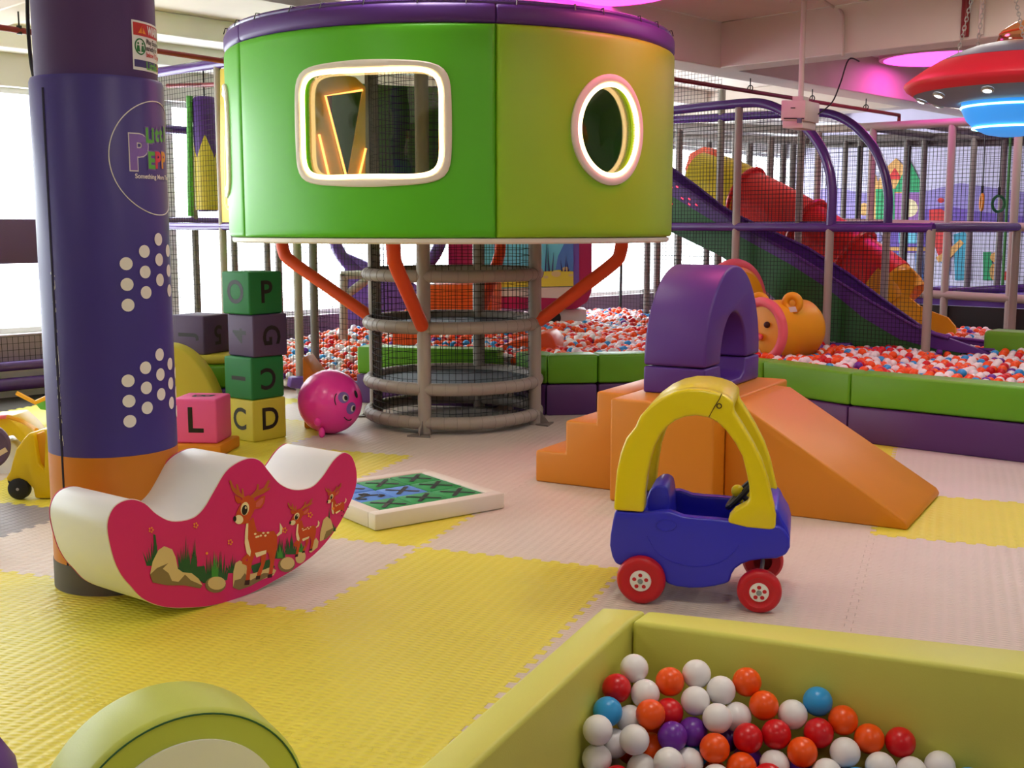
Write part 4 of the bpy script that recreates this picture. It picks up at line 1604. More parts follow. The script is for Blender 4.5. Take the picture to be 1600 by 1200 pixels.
PIT_BALLS = [
    ('white', 999, 1073), ('white', 1013, 1100), ('orange', 1050, 1084), ('white', 1080, 1089), ('red', 972, 1106), ('white', 988, 1125), ('orange', 1042, 1123),
    ('blue', 963, 1124), ('white', 1062, 1122), ('white', 945, 1148), ('white', 966, 1159), ('orange', 1016, 1154), ('purple', 1057, 1153), ('purple', 1098, 1139),
    ('white', 931, 1178), ('white', 936, 1203), ('red', 978, 1199), ('blue', 1022, 1193), ('white', 1046, 1181), ('orange', 1073, 1199), ('white', 1094, 1172),
    ('white', 990, 1178), ('white', 1133, 1115), ('orange', 1175, 1106), ('orange', 1185, 1116), ('white', 1143, 1134), ('white', 1217, 1131), ('red', 1178, 1157),
    ('red', 1205, 1154), ('blue', 1264, 1134), ('orange', 1312, 1141), ('orange', 1348, 1160), ('red', 1399, 1160), ('red', 1267, 1164), ('orange', 1117, 1172),
    ('orange', 1231, 1176), ('white', 1277, 1185), ('white', 1317, 1177), ('white', 1369, 1184), ('blue', 1332, 1203), ('red', 1200, 1198), ('white', 1157, 1192),
    ('white', 1417, 1201), ('white', 1468, 1199), ('white', 1584, 1211), ('blue', 1512, 1222), ('white', 1110, 1212), ('red', 1243, 1206), ('orange', 1148, 1168),
    ('white', 1208, 1176), ('white', 1100, 1120), ('red', 1026, 1105), ('white', 1000, 1200)]
pos = []
for c, x, y in PIT_BALLS:
    d = ray(x, y)
    rp_ = 22.6 + 1.1 * (y - 1073) / 127
    pos.append([CP + d * (BR * FOC / rp_), c, x])
# a few more balls below and in front of these, so that the pit is full from any side
rd = random.Random(3)
extra = []
xa, ya = (ri_ - qi).normalized(), (li_ - qi).normalized()
for k in range(900):
    if len(extra) >= 75:
        break
    s, t = rd.uniform(.05, .86), rd.uniform(.05, .85)
    p = qi + xa * s + ya * t
    zt = .26 - .16 * t - .10 * s
    p = Vector((p.x, p.y, max(BR + .006, zt + rd.uniform(-.12, -.03))))
    if all((p - q[0]).length > 2 * BR * .99 for q in pos) and all((p - q[0]).length > 2 * BR * .99 for q in extra):
        extra.append([p, rd.choice(['white', 'orange', 'red', 'white', 'orange', 'red', 'blue', 'purple']), 0])
for it in range(60):
    allb = pos + extra
    for i in range(len(allb)):
        for j in range(i):
            dv = allb[i][0] - allb[j][0]
            L_ = dv.length
            if 1e-6 < L_ < 2 * BR:
                mv = dv * ((2 * BR - L_) / L_ * .5)
                allb[i][0] += mv
                allb[j][0] -= mv
    nl = Vector((ya.y, -ya.x, 0))
    nb = Vector((xa.y, -xa.x, 0))
    for b in allb:
        d1 = (b[0] - qi).dot(nl) * (1 if nl.dot(xa) > 0 else -1)
        if d1 < BR + .003:
            b[0] += (nl if nl.dot(xa) > 0 else -nl) * (BR + .003 - d1)
        d2 = (b[0] - qi).dot(nb) * (1 if nb.dot(ya) > 0 else -1)
        if d2 < BR + .003:
            b[0] += (nb if nb.dot(ya) > 0 else -nb) * (BR + .003 - d2)
        b[0].z = max(b[0].z, BR + .005)
ORD = ['first', 'second', 'third', 'fourth', 'fifth', 'sixth', 'seventh', 'eighth', 'ninth', 'tenth', 'eleventh', 'twelfth', 'thirteenth', 'fourteenth', 'fifteenth', 'sixteenth',
       'seventeenth', 'eighteenth', 'nineteenth', 'twentieth', 'twenty-first', 'twenty-second', 'twenty-third', 'twenty-fourth', 'twenty-fifth', 'twenty-sixth', 'twenty-seventh', 'twenty-eighth']
for c in BALLC:
    row = sorted((b for b in pos if b[1] == c), key=lambda b: proj(b[0])[0])
    for k, b in enumerate(row):
        put_ball(BM_N[c], b[0], '%s plastic ball, %s of its colour from the left in the foreground lime pit' % (c, ORD[k]), 'balls in the foreground pit')
for p, c, _ in extra:
    put_ball(BM_N[c], p, '%s plastic ball in the lower layer of the foreground lime pit' % c, 'lower %s balls in the foreground pit' % c)

# far pit wall -----------------------------------------------------
fp = thing('ball_pit_wall', 'green padded wall on a purple base round the big ball pit at the back', 'ball pit', (1.9, 8.8, 0))
PL = [Vector(q + (0,)) for q in ((-1.35, 9.95), (-.12, 9.66), (.02, 9.52), (.28, 9.24), (.70, 9.30), (1.22, 9.38), (1.93, 8.81), (2.40, 8.11), (3.40, 7.27), (4.7, 6.1))]
SEG = [(0, 1), (2, 3), (3, 4), (4, 5), (5, 6), (6, 7), (7, 8), (8, 9)]


def inn(i):
    """inward offset at wall corner i"""
    d = (PL[min(i + 1, 9)] - PL[max(i - 1, 0)]).normalized()
    return Vector((-d.y, d.x, 0))


for i, j in SEG:
    a, b = PL[i].copy(), PL[j].copy()
    d = (b - a).normalized()
    a += d * .003
    b -= d * .003
    ia, ib = inn(i) * .24, inn(j) * .24
    if i == 0 or i == 2:
        ia = Vector((-d.y, d.x, 0)) * .24
    if j == 1:
        ib = Vector((-d.y, d.x, 0)) * .24
    MB().prism([a + Z * .255, b + Z * .255, b + ib + Z * .255, a + ia + Z * .255], Z * .235).build('wall_pad', M['pitgreen'], fp, bevel=.02, seg=3)
    o_ = -inn(i) * .02
    MB().prism([a + o_, b + o_, b + ib, a + ia], Z * .25).build('base_pad', M['pitpurple'], fp, bevel=.014, seg=2)

# balls of the far pits ---------------------------------------------
poly_xy = [PL[k] + inn(k) * .30 for k in (2, 3, 4, 5, 6, 7, 8, 9)] + [Vector((7.2, 9.2, 0)), Vector((5.2, 11.2, 0)), Vector((4.2, 15.5, 0)), Vector((-.4, 15.0, 0)), Vector((-.9, 10.3, 0)), Vector((-.3, 10.0, 0))]
left_xy = [Vector(q + (0,)) for q in ((-2.45, 10.75), (-1.35, 10.45), (-.95, 10.4), (-1.0, 13.6), (-2.7, 13.6))]


def inside(p, poly):
    r = False
    for k in range(len(poly)):
        a, b = poly[k], poly[k - 1]
        if (a.y > p.y) != (b.y > p.y) and p.x < (b.x - a.x) * (p.y - a.y) / (b.y - a.y) + a.x:
            r = not r
    return r


rd = random.Random(11)
WTS = ['orange'] * 9 + ['white'] * 9 + ['red'] * 4 + ['blue'] * 2 + ['purple'] * 1
cand = []
for poly_, is_left in ((poly_xy, False), (left_xy, True)):
    st = .0765
    y = 7.0
    row = 0
    while y < 15.2:
        x = -3.0 + (st / 2 if row % 2 else 0)
        while x < 7.0:
            p = Vector((x + rd.uniform(-.006, .006), y + rd.uniform(-.006, .006), 0))
            if inside(p, poly_) and p.dot(V) > B0 + .45:
                if is_left:
                    zt = .10 + .14 * max(0, p.y - 10.5)
                    zt = min(zt, .40) + .03 * math.sin(p.x * 7) * math.sin(p.y * 5)
                else:
                    zt = .405 + .03 * math.sin(p.x * 5.1 + 1) * math.sin(p.y * 4.3)
                if rd.random() > .06:
                    cand.append((Vector((p.x, p.y, zt + rd.uniform(-.022, .026))), rd.choice(WTS), True, is_left))
                cand.append((Vector((p.x + st / 2, p.y + .02, zt - .062)), rd.choice(WTS), False, is_left))
            x += st
        y += st * .866
        row += 1


def seen(p):
    x, y, zc = proj(p)
    return (848 < x < 1004 and 480 < y < 556) or (1192 < x < 1602 and 525 < y < 610) or (448 < x < 575 and 495 < y < 612)


top = sorted((c for c in cand if c[2] and seen(c[0])), key=lambda c: c[0].length)
quota = 300 - len(pos) - len(extra)
solo = top[:quota]
solo_ids = set(id(c) for c in solo)
for p, c, _, left in solo:
    where = 'behind the net left of the tower' if left else ('right of the purple arch' if proj(p)[0] > 1100 else 'between tower and purple arch')
    put_ball(BM_F[c], p, '%s plastic ball in the far ball pit %s' % (c, where), '%s far balls %s' % (c, where))
hs = MB()
names = list(BALLC)
ico = []
bm = bmesh.new()
bmesh.ops.create_icosphere(bm, subdivisions=2, radius=BR)
iv = [v.co.copy() for v in bm.verts]
fi = [tuple(v.index for v in f.verts) for f in bm.faces]
bm.free()
VV, FF, MM = [], [], []
for c in cand:
    if id(c) in solo_ids:
        continue
    x, y, zc = proj(c[0])
    if not (-100 < x < 1760):
        continue
    o_ = len(VV)
    VV.extend((v.x + c[0].x, v.y + c[0].y, v.z + c[0].z) for v in iv)
    FF.extend(tuple(k + o_ for k in f) for f in fi)
    MM.extend([names.index(c[1])] * len(fi))
me = bpy.data.meshes.new('ball_heap')
me.from_pydata(VV, [], FF)
for k in names:
    me.materials.append(BALLC[k])
me.polygons.foreach_set('material_index', MM)
me.shade_smooth()
hp_ = bpy.data.objects.new('ball_heap', me)
COL.objects.link(hp_)
hp_['kind'] = 'stuff'
tag(hp_, 'heap of white, orange, red and blue plastic balls filling the far ball pits', 'balls')

# ------------------------------------------------------------------ slide frame on the right (posts, arched rails, nets)
AF = 9.8
PF0 = ab(AF, 0, 0)


def on_a(px, py, a):
    return HP(px, py, ab(a, 0, 0), U)


def net_poly(parent, pts, step=.04, r=.0023):
    """net cut to a planar outline (world points); one cord direction vertical"""
    o = pts[0]
    n = None
    for k in range(2, len(pts)):
        n = (pts[1] - o).cross(pts[k] - o)
        if n.length > 1e-4:
            break
    n.normalize()
    e1 = Z.cross(n).normalized()
    e2 = n.cross(e1)
    q2 = [((p - o).dot(e1), (p - o).dot(e2)) for p in pts]
    mb = MB()
    for ax in (0, 1):
        lo = min(q[ax] for q in q2)
        hi = max(q[ax] for q in q2)
        t = lo + step * .5
        while t < hi:
            xs = []
            for k in range(len(q2)):
                A, B = q2[k - 1], q2[k]
                if (A[ax] > t) != (B[ax] > t):
                    f = (t - A[ax]) / (B[ax] - A[ax])
                    xs.append(A[1 - ax] + f * (B[1 - ax] - A[1 - ax]))
            xs.sort()
            for k in range(0, len(xs) - 1, 2):
                P = [(t, xs[k]), (t, xs[k + 1])] if ax == 0 else [(xs[k], t), (xs[k + 1], t)]
                mb.tube([o + e1 * x + e2 * y for x, y in P], r, 3, caps=False)
            t += step
    return mb.build('net', M['net'], parent, kind='stuff', smooth=False, fix=False)


def post(parent, px, a, ytop, zb=0.02, r=.039, mat='pole', ztop=None):
    top = on_a(px, ytop, a)
    if ztop:
        top.z = ztop
    b = Vector((top.x, top.y, zb))
    return MB().tube([b, top], r, 12).build('post', M[mat], parent)


sf = thing('net_enclosure', 'tall netted play frame with purple arched rails around the purple slide', 'play frame', on_a(1297, 540, AF) * 1.0)
post(sf, 1155, AF, 168)
post(sf, 1297, AF, 354)
post(sf, 1455, AF, 358)
AR = AF + 1.15
post(sf, 1129, AR, 118, ztop=ZBM - .01)
post(sf, 1253, AR, 190)
post(sf, 1386, AR, 349)
cr = on_a(1455, 355, AF)
crn = Vector((cr.x, cr.y, cr.z)) + U * 1.9 + V * .02
MB().tube([crn * 1.0 - Z * (crn.z - .02), crn], .039, 12).build('post', M['pole'], sf)
rail = lambda pts, r=.042, m='purple_pipe', nm='rail': MB().tube(pts, r, 12).build(nm, M[m], sf)
rail([on_a(990, 354, AF), on_a(1459, 356, AF)])
rail([cr, crn])
a1p = [(1000, 178), (1046, 173), (1110, 166), (1160, 161.5), (1190, 161.5), (1220, 172), (1256, 197), (1280, 226), (1295, 262), (1300, 300), (1298, 352)]
a2p = [(1040, 188), (1134, 183), (1209, 179), (1270, 176), (1300, 179), (1325, 190), (1345, 206), (1366, 232), (1381, 266), (1388, 305), (1387, 350)]
rail(spline([on_a(x, y, AF) for x, y in a1p], 6, False), .045)
rail(spline([on_a(x, y, AR) for x, y in a2p], 6, False), .045)
rail([on_a(1040, 352, AR), on_a(1392, 352, AR)])
net_poly(sf, [on_a(x, y, AF + .03) for x, y in [(1000, 180), (1046, 175), (1110, 168), (1160, 163), (1190, 163), (1220, 174), (1256, 199), (1280, 228), (1295, 264), (1299, 300), (1297, 540), (1000, 540)]], .038)
net_poly(sf, [on_a(x, y, AF + .03) for x, y in [(1297, 360), (1455, 360), (1452, 540), (1297, 540)]], .038)
net_poly(sf, [on_a(x, y, AR) for x, y in [(1000, 100), (1128, 118), (1129, 185), (1209, 181), (1300, 181), (1345, 208), (1366, 234), (1381, 268), (1387, 305), (1386, 520), (1000, 520)]], .045)
rail([on_a(995, 540, AF + .05), on_a(1330, 541, AF + .05)], .035)

# purple slide with green skirt
AS = AF + .14
SWD = .70
sl_t = [(985, 214), (1020, 240), (1046, 260), (1087, 290), (1126, 321), (1152, 337), (1207, 362), (1263, 388), (1326, 428), (1391, 476), (1433, 506), (1461, 521), (1490, 528), (1553, 535)]
sl_b = [(985, 262), (1020, 285), (1046, 304), (1100, 337), (1164, 374), (1235, 413), (1292, 450), (1348, 496), (1405, 530), (1461, 545), (1500, 551), (1552, 554)]
gr_b = [(985, 330), (1059, 368), (1125, 400), (1180, 440), (1230, 485), (1280, 525), (1330, 550), (1405, 575), (1461, 580), (1500, 580), (1500, 552)]
sld = thing('slide', 'long purple slide with dark green skirt sloping down right into the ball pit', 'slide', on_a(1300, 560, AS))
near_t = []
for k, ((x0, y0), (x1, y1)) in enumerate(zip(sl_t, sl_b)):
    f_k = .42 if k < 10 else (.34, .24, .12, .02)[k - 10]
    near_t.append((x0 + (x1 - x0) * f_k, y0 + (y1 - y0) * f_k))
T_ = [on_a(x, y, AS) for x, y in near_t]
B_ = [on_a(x, y, AS) for x, y in sl_b]
FT_ = [on_a(x, y, AS + SWD) for x, y in sl_t]
FB_ = [q - Z * .26 for q in FT_]
MB().prism(T_ + B_[::-1], U * .05).build('side_wall', M['purple'], sld, sharp=50)
MB().prism(FT_ + FB_[::-1], U * .05).build('side_wall', M['purple'], sld, sharp=50)
MB().tube(T_, .016, 8).build('rim', M['purple'], sld)
MB().tube(FT_, .016, 8).build('rim', M['purple'], sld)
MB().prism([q + U * .008 for q in B_ + [on_a(x, y, AS) for x, y in gr_b][::-1]], U * .034).build('skirt', M['slide_green'], sld, sharp=50)
chute = MB()
for k in range(len(T_) - 1):
    n0, n1 = B_[k] + Z * .05 + U * .03, B_[k + 1] + Z * .05 + U * .03
    m0, m1 = FB_[k] + Z * .05, FB_[k + 1] + Z * .05
    i = [chute.p(q) for q in (n0, n1, m1, m0, n0 - Z * .02, n1 - Z * .02, m1 - Z * .02, m0 - Z * .02)]
    for q in ((0, 1, 2, 3), (7, 6, 5, 4), (0, 4, 5, 1), (2, 6, 7, 3), (1, 5, 6, 2), (0, 3, 7, 4)):
        chute.face([i[j] for j in q])
chute.build('chute', M['purple'], sld)
pr_l = MB()
for x, y in ((1047, 284), (1049, 292), (1058, 292), (1066, 310), (1077, 311), (1077, 319), (1088, 320), (1049, 318)):
    q = on_a(x, y, AS - .004)
    e = (T_[3] - T_[2]).normalized()
    pr_l.box(q, e * .014, U * .003, Z * .006)
pr_l.build('marker_lights', glow('red marker', (255, 60, 90), 2.5), sld, kind='stuff')

# red tube slide behind it
AT = AF + 1.75
tb = thing('tube_slide', 'red enclosed tube slide with lemon entry and amber exit behind the purple slide', 'slide', on_a(1420, 540, AT))


def tubepart(pts, r0, r1, mat, name, n=5):
    q = spline([on_a(x, y, AT) for x, y in pts], n, False)
    N = len(q)
    return MB().tube(q, [r0 + (r1 - r0) * k / (N - 1) for k in range(N)], 24, caps=True).build(name, M[mat], tb)


en = on_a(1104, 292, AT)
MB().torus(en + U * .02, .38, .05, Vector((.5, .2, 0)) , 32, 10).build('entry_ring', M['orange_slide'], tb)
MB().prism([on_a(x, y, AT + .15) for x, y in ((1072, 330), (1071, 262), (1078, 240), (1100, 229), (1122, 236), (1130, 255), (1130, 330))], U * .1).build('entry_hood', M['orange_slide'], tb)
tubepart([(1096, 286), (1130, 292), (1168, 308)], .36, .33, 'lemon_slide', 'entry_section')
tubepart([(1160, 302), (1200, 322), (1262, 357)], .30, .30, 'red_slide', 'tube_section')
tubepart([(1258, 355), (1300, 381), (1336, 405)], .285, .29, 'red_slide', 'tube_section')
tubepart([(1330, 402), (1365, 425), (1392, 445)], .29, .28, 'red_slide', 'tube_section')
for (x, y), (x2, y2) in (((1166, 306), (1180, 313)), ((1260, 356), (1272, 363)), ((1334, 404), (1346, 412))):
    a, b = on_a(x, y, AT), on_a(x2, y2, AT)
    w = (b - a).normalized()
    MB().torus(a, .325, .028, w, 32, 8).build('joint_flange', M['red_slide'], tb)
tubepart([(1376, 438), (1400, 456), (1412, 470)], .30, .27, 'yellow_slide', 'exit_section')
ex_s = [(1396, 424), (1424, 420), (1432, 430), (1428, 448), (1420, 465), (1436, 478), (1458, 488), (1480, 496), (1492, 510), (1494, 528), (1460, 532), (1420, 522), (1396, 500), (1388, 470)]
for d in (-.24, .22):
    MB().prism([on_a(x, y, AT + d) for x, y in ex_s], U * .03).build('exit_side', M['yellow_slide'], tb, sharp=50)
MB().prism([on_a(x, y, AT - .2) for x, y in ((1392, 478), (1420, 500), (1462, 518), (1494, 526), (1494, 532), (1460, 528), (1410, 512))], U * .42).build('exit_chute', M['orange_slide'], tb)

# deck frame further back on the right
AD = 13.4
df = thing('play_deck', 'long pink-lit play deck frame with nets behind the slides at the far right', 'play frame', on_a(1490, 500, AD))
for px, yt in ((1280, 200), (1365, 196), (1489, 189), (1593, 186)):
    post(df, px, AD, yt, r=.045)
for (x0, y0), (x1, y1), r in (((1262, 203), (1640, 184), .05), ((1262, 346), (1640, 356), .05), ((1262, 449), (1640, 470), .05)):
    MB().tube([on_a(x0, y0, AD), on_a(x1, y1, AD)], r, 12).build('beam', M['pole'], df)
MB().abx(AD + .02, AD + .06, -7.2, -3.2, 0, .60).build('deck_skirt', M['black'], df)
MB().abx(AD + .1, AD + 3.2, -7.2, -3.2, .60, .68).build('deck', M['violet'], df)
MB().tube([on_a(1400, 452, AD + .3), on_a(1480, 456, AD + .3), on_a(1600, 450, AD + .9)], .05, 10).build('deck_edge_tube', M['purple_pipe'], df)
AD2 = AD + 2.3
for px, yt in ((1322, 216), (1345, 218), (1418, 212), (1446, 206), (1523, 212), (1571, 200)):
    post(df, px, AD2, yt, r=.042, mat='pole_dark', zb=.66)
for (x0, y0), (x1, y1) in (((1250, 218), (1640, 210)), ((1250, 226), (1640, 222))):
    MB().tube([on_a(x0, y0, AD2 + (.1 if y0 > 220 else 0)), on_a(x1, y1, AD2 + (.1 if y0 > 220 else 0))], .05, 10).build('beam', M['pole_dark'], df)
for px in (1330, 1450, 1540):
    q = on_a(px, 196, AD)
    MB().tube([q, q + U * 2.3], .045, 10).build('beam', M['pole_dark'], df)
net_poly(df, [on_a(x, y, AD + .02) for x, y in ((1262, 203), (1640, 186), (1640, 468), (1262, 450))], .045)
net_poly(df, [on_a(x, y, AD2 + .02) for x, y in ((1180, 222), (1640, 212), (1640, 440), (1180, 430))], .06)
for px in (1422, 1343):
    q = on_a(px, 228, AD + 1.2)
    MB().tube([q, Vector((q.x, q.y, .7))], .02, 8).build('climbing_pole', M['black'], df)
q = on_a(1580, 205, AD + 1.4)
MB().tube([q, Vector((q.x, q.y, .75))], .02, 6).build('rope', M['grasslight'], df)
# gray posts and beams seen through the nets above the slides
rf2 = thing('rear_enclosure', 'grey netted play frame standing behind the tube slide near the windows', 'play frame', on_a(1150, 500, 13.2))
for px, a in ((1062, 12.4), (1108, 13.6), (1150, 13.0), (1172, 14.0), (1205, 13.2), (1225, 13.8), (1240, 14.4)):
    post(rf2, px, a, 215 if a > 13 else 195, r=.045, mat='pole_dark')
for a, y in ((12.4, 197), (13.4, 214), (13.4, 352)):
    MB().tube([on_a(1036, y, a), on_a(1262, y + 6, a)], .05, 10).build('beam', M['pole_dark'], rf2)
net_poly(rf2, [on_a(x, y, 13.3) for x, y in ((1030, 216), (1262, 222), (1262, 440), (1030, 455))], .06)
for px in (905, 1012, 1028):
    post(rf2, px, 11.6, 360, r=.04, mat='pole_dark')
post(rf2, 1061, 11.9, 360, r=.04, mat='pole_dark')
q = on_a(971, 380, 12.2)
MB().tube([q, on_a(969, 505, 12.2)], .02, 6).build('strap', M['black'], rf2)
net_poly(rf2, [on_a(x, y, 11.65) for x, y in ((900, 370), (1110, 370), (1110, 500), (900, 500))], .05, .0016)

# hanging gym rings
for (px, py), mt, lab, ax in (((1534, 316), 'bear', 'orange gym ring hanging in the far deck frame, seen nearly edge on', Vector((.86, -.2, 0))),
                              ((1560, 318.5), 'blockgreen', 'dark green gym ring hanging in the far deck frame, right of the orange one', Vector((.35, -.9, 0)))):
    c = on_a(px, py, AD + .9)
    t = thing('gym_ring', lab, 'gym ring', c, 0, 'gym rings')
    MB().torus(c, .095, .018, ax, 28, 8).build('ring', M[mt], t)
    tp = on_a(px + 1, 208, AD + .9)
    MB().tube([c + Z * .10, Vector((c.x, c.y, tp.z))], .007, 5).build('strap', M['black'], t)
    MB().tube([c + Z * .10, c + Z * .20], .018, 6).build('buckle', M['black'], t)
    MB().tube([c - Z * .10, c - Z * .28], .008, 5).build('lower_strap', M['black'], t)

# green end block of the pit
eb = on_a(1537, 503, 10.15)
e1_ = MB().box(Vector((eb.x, eb.y, .31)) + V * .75 + U * .14, V * .75, U * .14, Z * .31)
tag(e1_.build('foam_block', M['pitgreen'], bevel=.04, seg=3, loc=(eb.x, eb.y, 0)), 'green padded end block at the foot of the purple slide, right edge', 'foam block')

# bear-shaped soft barrel in the pit
bc_ = D(1190, 517, 9.9)
bax = Vector((.84, .54, 0)).normalized()
bt_ = thing('soft_barrel', 'amber soft barrel with bear ears and pink collar lying right of the purple arch', 'soft play barrel', (bc_.x, bc_.y, .3))
Rb = .262
MB().lathe([(0, -.02), (Rb * .6, -.015), (Rb * .95, .0), (Rb, .04), (Rb, .44), (Rb * .97, .50), (Rb * .86, .545), (Rb * .6, .565), (0, .57)], bc_, 40, bax).build('barrel', M['bear'], bt_, sharp=60)
MB().torus(bc_ + bax * .0, Rb - .012, .042, bax, 40, 12).build('collar', M['pinktrim'], bt_)
sd = bax.cross(Z).normalized()
for sg_ in (1, -1):
    ra_ = (sd * sg_ * (.75 if sg_ > 0 else .9) + Z).normalized()
    ec = bc_ + bax * .17 + ra_ * (Rb + .045)
    MB().torus(ec, .06, .034, (bax - sd * .5 + Z * .1).normalized(), 28, 10).build('ear', M['bear'], bt_)
sg2 = bc_ + bax * .24 + sd * .17 + Z * (Rb * .80)
lb = MB()
lb.prism([on_ for on_ in (D(1232, 480, 9.6), D(1243, 479, 9.62), D(1246, 487, 9.62), D(1235, 488, 9.6))], Vector((0, .004, 0)))
lb.build('care_label', M['ivory'], bt_)
for k in (-1, 1):
    MB().sphere(bc_ - bax * .03 + sd * .09 * k + Z * .06, .028, 12, 8).build('eye', M['hoof'], bt_)
MB().sphere(bc_ - bax * .05 - Z * .05, .05, 14, 8, (1, 1, .7)).build('snout', M['pinktrim'], bt_)
# second ring-shaped roller further back
b2 = D(1146, 478, 11.0)
b2a = Vector((.6, -.8, 0))
t = thing('soft_barrel', 'orange soft play barrel with a pink hoop rim peeping over the purple arch', 'soft play barrel', (b2.x, b2.y, .3))
MB().torus(b2, .40, .05, b2a, 44, 12).build('hoop_rim', M['pinktrim'], t)
MB().lathe([(0, -.1), (.33, -.1), (.37, -.06), (.37, .06), (.33, .1), (0, .1)], b2, 40, b2a).build('barrel', M['bear'], t)

# aquarium booth behind the tower
YB = 13.2
bo_ = D(845, 500, YB)
bt2 = thing('play_booth', 'magenta play booth with an underwater picture on its side, behind the tower', 'play booth', (bo_.x, bo_.y, 0))
dB = Vector((0, .6, 0))
MB().prism([D(x, y, YB) for x, y in ((700, 478), (700, 300), (925, 300), (925, 455), (918, 472), (900, 483), (845, 485))], dB).build('body', M['mulberry'], bt2, bevel=.02)
fr_ = lambda pts, m, nm, k: MB().prism([D(x, y, YB - .006 * k) for x, y in pts], Vector((0, .006 * k, 0))).build(nm, M[m], bt2, smooth=False)
fr_([(745, 462), (745, 452), (898, 446), (898, 462), (875, 466)], 'ivory', 'trim_strip', 1)
fr_([(745, 452), (745, 300), (896, 300), (896, 448)], 'aqua', 'picture_panel', 1)
fr_([(745, 450), (745, 440), (800, 430), (850, 424), (880, 421), (896, 424), (896, 447)], 'sand', 'sand_print', 2)
fr_([(868, 421), (872, 400), (882, 380), (896, 360), (896, 424)], 'seablue', 'reef_print', 3)
for k, (x, h) in enumerate(((852, 44), (858, 38), (863, 30), (878, 18), (883, 24), (888, 16))):
    fr_([(x - 1.2, 424), (x + (-1) ** k * 2, 424 - h), (x + 1.4, 424)], 'sign_navy', 'weed_print', 4)
for x, y, r in ((853, 433, 3), (869, 428, 6), (884, 420, 4), (892, 430, 3), (760, 436, 5), (810, 434, 5)):
    fr_([(x + r * 1.3 * math.cos(t_), y + r * .8 * math.sin(t_)) for t_ in [2 * math.pi * k / 10 for k in range(10)]], 'rock', 'pebble_print', 4)
MB().prism([D(x, y, YB + .1) for x, y in ((845, 515), (845, 484), (916, 484), (916, 515))], dB * .7).build('base', M['white'], bt2)
MB().lathe([(0, -.03), (.075, -.03), (.085, 0), (.07, .02), (0, .025)], D(865, 497, YB + .06), 24, Vector((0, -1, 0))).build('wheel', M['black_rubber'], bt2)
fr_([(896, 300), (896, 447), (905, 450), (905, 300)], 'violet', 'side_stripe', 1)

# red soft ramps seen through the tower
q_ = [D(x, y, 11.7) for x, y in ((612, 560), (612, 512), (655, 452), (672, 444), (768, 444), (768, 560))]
tag(MB().prism(q_, Vector((.1, .7, 0))).build('soft_ramp', M['orange_slide'], bevel=.03, loc=q_[0] - Z * q_[0].z), 'orange-red soft ramp in the far pit, seen through the tower net', 'soft ramp')
q_ = [D(x, y, 10.3) for x, y in ((772, 600), (772, 545), (800, 532), (838, 524), (852, 518), (862, 524), (868, 540), (868, 600))]
tag(MB().prism(q_, Vector((.1, .5, 0))).build('soft_ramp', M['orange_slide'], bevel=.03, loc=q_[0] - Z * q_[0].z), 'orange curved slide lip between the tower and the middle pit wall', 'soft ramp')
# purple tube gate left of the tower
tgc = D(606, 352, 12.6)
tg_ = thing('tunnel_gate', 'purple round tunnel mouth behind the net left of the tower', 'tunnel', (tgc.x, tgc.y, .4))
MB().torus(tgc, .60, .07, Vector((.2, -1, 0)), 44, 10).build('rim', M['purple_pipe'], tg_)
MB().lathe([(.56, 0), (.56, .6), (.58, .6), (.58, 0)], tgc, 40, Vector((-.2, 1, 0)), closed=True).build('tunnel_wall', M['pole_dark'], tg_)
MB().prism([D(x, y, 12.5) for x, y in ((538, 500), (538, 395), (640, 440), (680, 470), (680, 500))], Vector((.02, .05, 0))).build('side_panel', M['violet'], tg_)
for p0, p1 in (((537, 560), (537, 428)), ((533, 430), (640, 428)), ((545, 458), (580, 432))):
    MB().tube([D(*p0, 12.2), D(*p1, 12.2)], .045, 10).build('post', M['pole'], tg_)

# ------------------------------------------------------------------ left climbing frame
lf = thing('climbing_structure', 'tall netted climbing frame with purple top rail between column and green cabin', 'play frame', (-2.69, 10.5, 0))
AL = Vector((-2.69, 10.5, 0)).dot(U)
post(lf, 339.5, AL, 104, r=.034)
post(lf, 462, AL + .45, 300, r=.04, mat='pole')
post(lf, 487, AL + .9, 300, r=.04, mat='pole_dark')
MB().tube([on_a(180, 123, AL), on_a(382, 93, AL)], .045, 12).build('rail', M['purple_pipe'], lf)
MB().tube([on_a(190, 353, AL), on_a(382, 354, AL)], .035, 12).build('rail', M['purple_pipe'], lf)
BL = B0 + .28


def on_b(px, py, b=BL):
    return HP(px, py, ab(0, b, 0), V)


for px in (236, 299, 360, 412, 430):
    q = on_b(px, 205)
    MB().tube([Vector((q.x, q.y, .02)), q], .036, 10).build('post', M['pole_dark'], lf)
for y in (207, 346):
    q0_, q1_ = on_b(225, y), on_b(440, y)
    q1_.z = q0_.z = (q0_.z + q1_.z) / 2
    MB().tube([q0_, q1_], .04, 10).build('rail', M['purple_pipe'], lf)
MB().tube([on_b(262, 134), on_a(338, 132, AL)], .02, 10).build('rail', M['redpipe'], lf)
bpn = MB()
bpn.prism([on_a(x, y, AL - .02) for x, y in ((344, 347), (344, 108), (430, 100), (430, 349))], U * .03)
bpn.build('yellow_panel', M['board_yellow'], lf)
MB().tube([on_a(x, y, AL - .03) for x, y in ((356, 327), (352, 318), (352, 215), (355, 204), (361, 206), (372, 240), (376, 325))], .011, 8, closed=True).build('panel_light', M['led_orange'], lf)
MB().prism([on_a(x, y, AL - .024) for x, y in ((355, 322), (355, 215), (359, 210), (370, 245), (373, 322))], U * .004).build('panel_window', M['white'], lf)
MB().tube([on_a(360, 128, AL - .03), on_a(358, 142, AL - .03), on_a(361, 158, AL - .03), on_a(368, 168, AL - .03)], .018, 8).build('panel_light', M['led_orange'], lf)
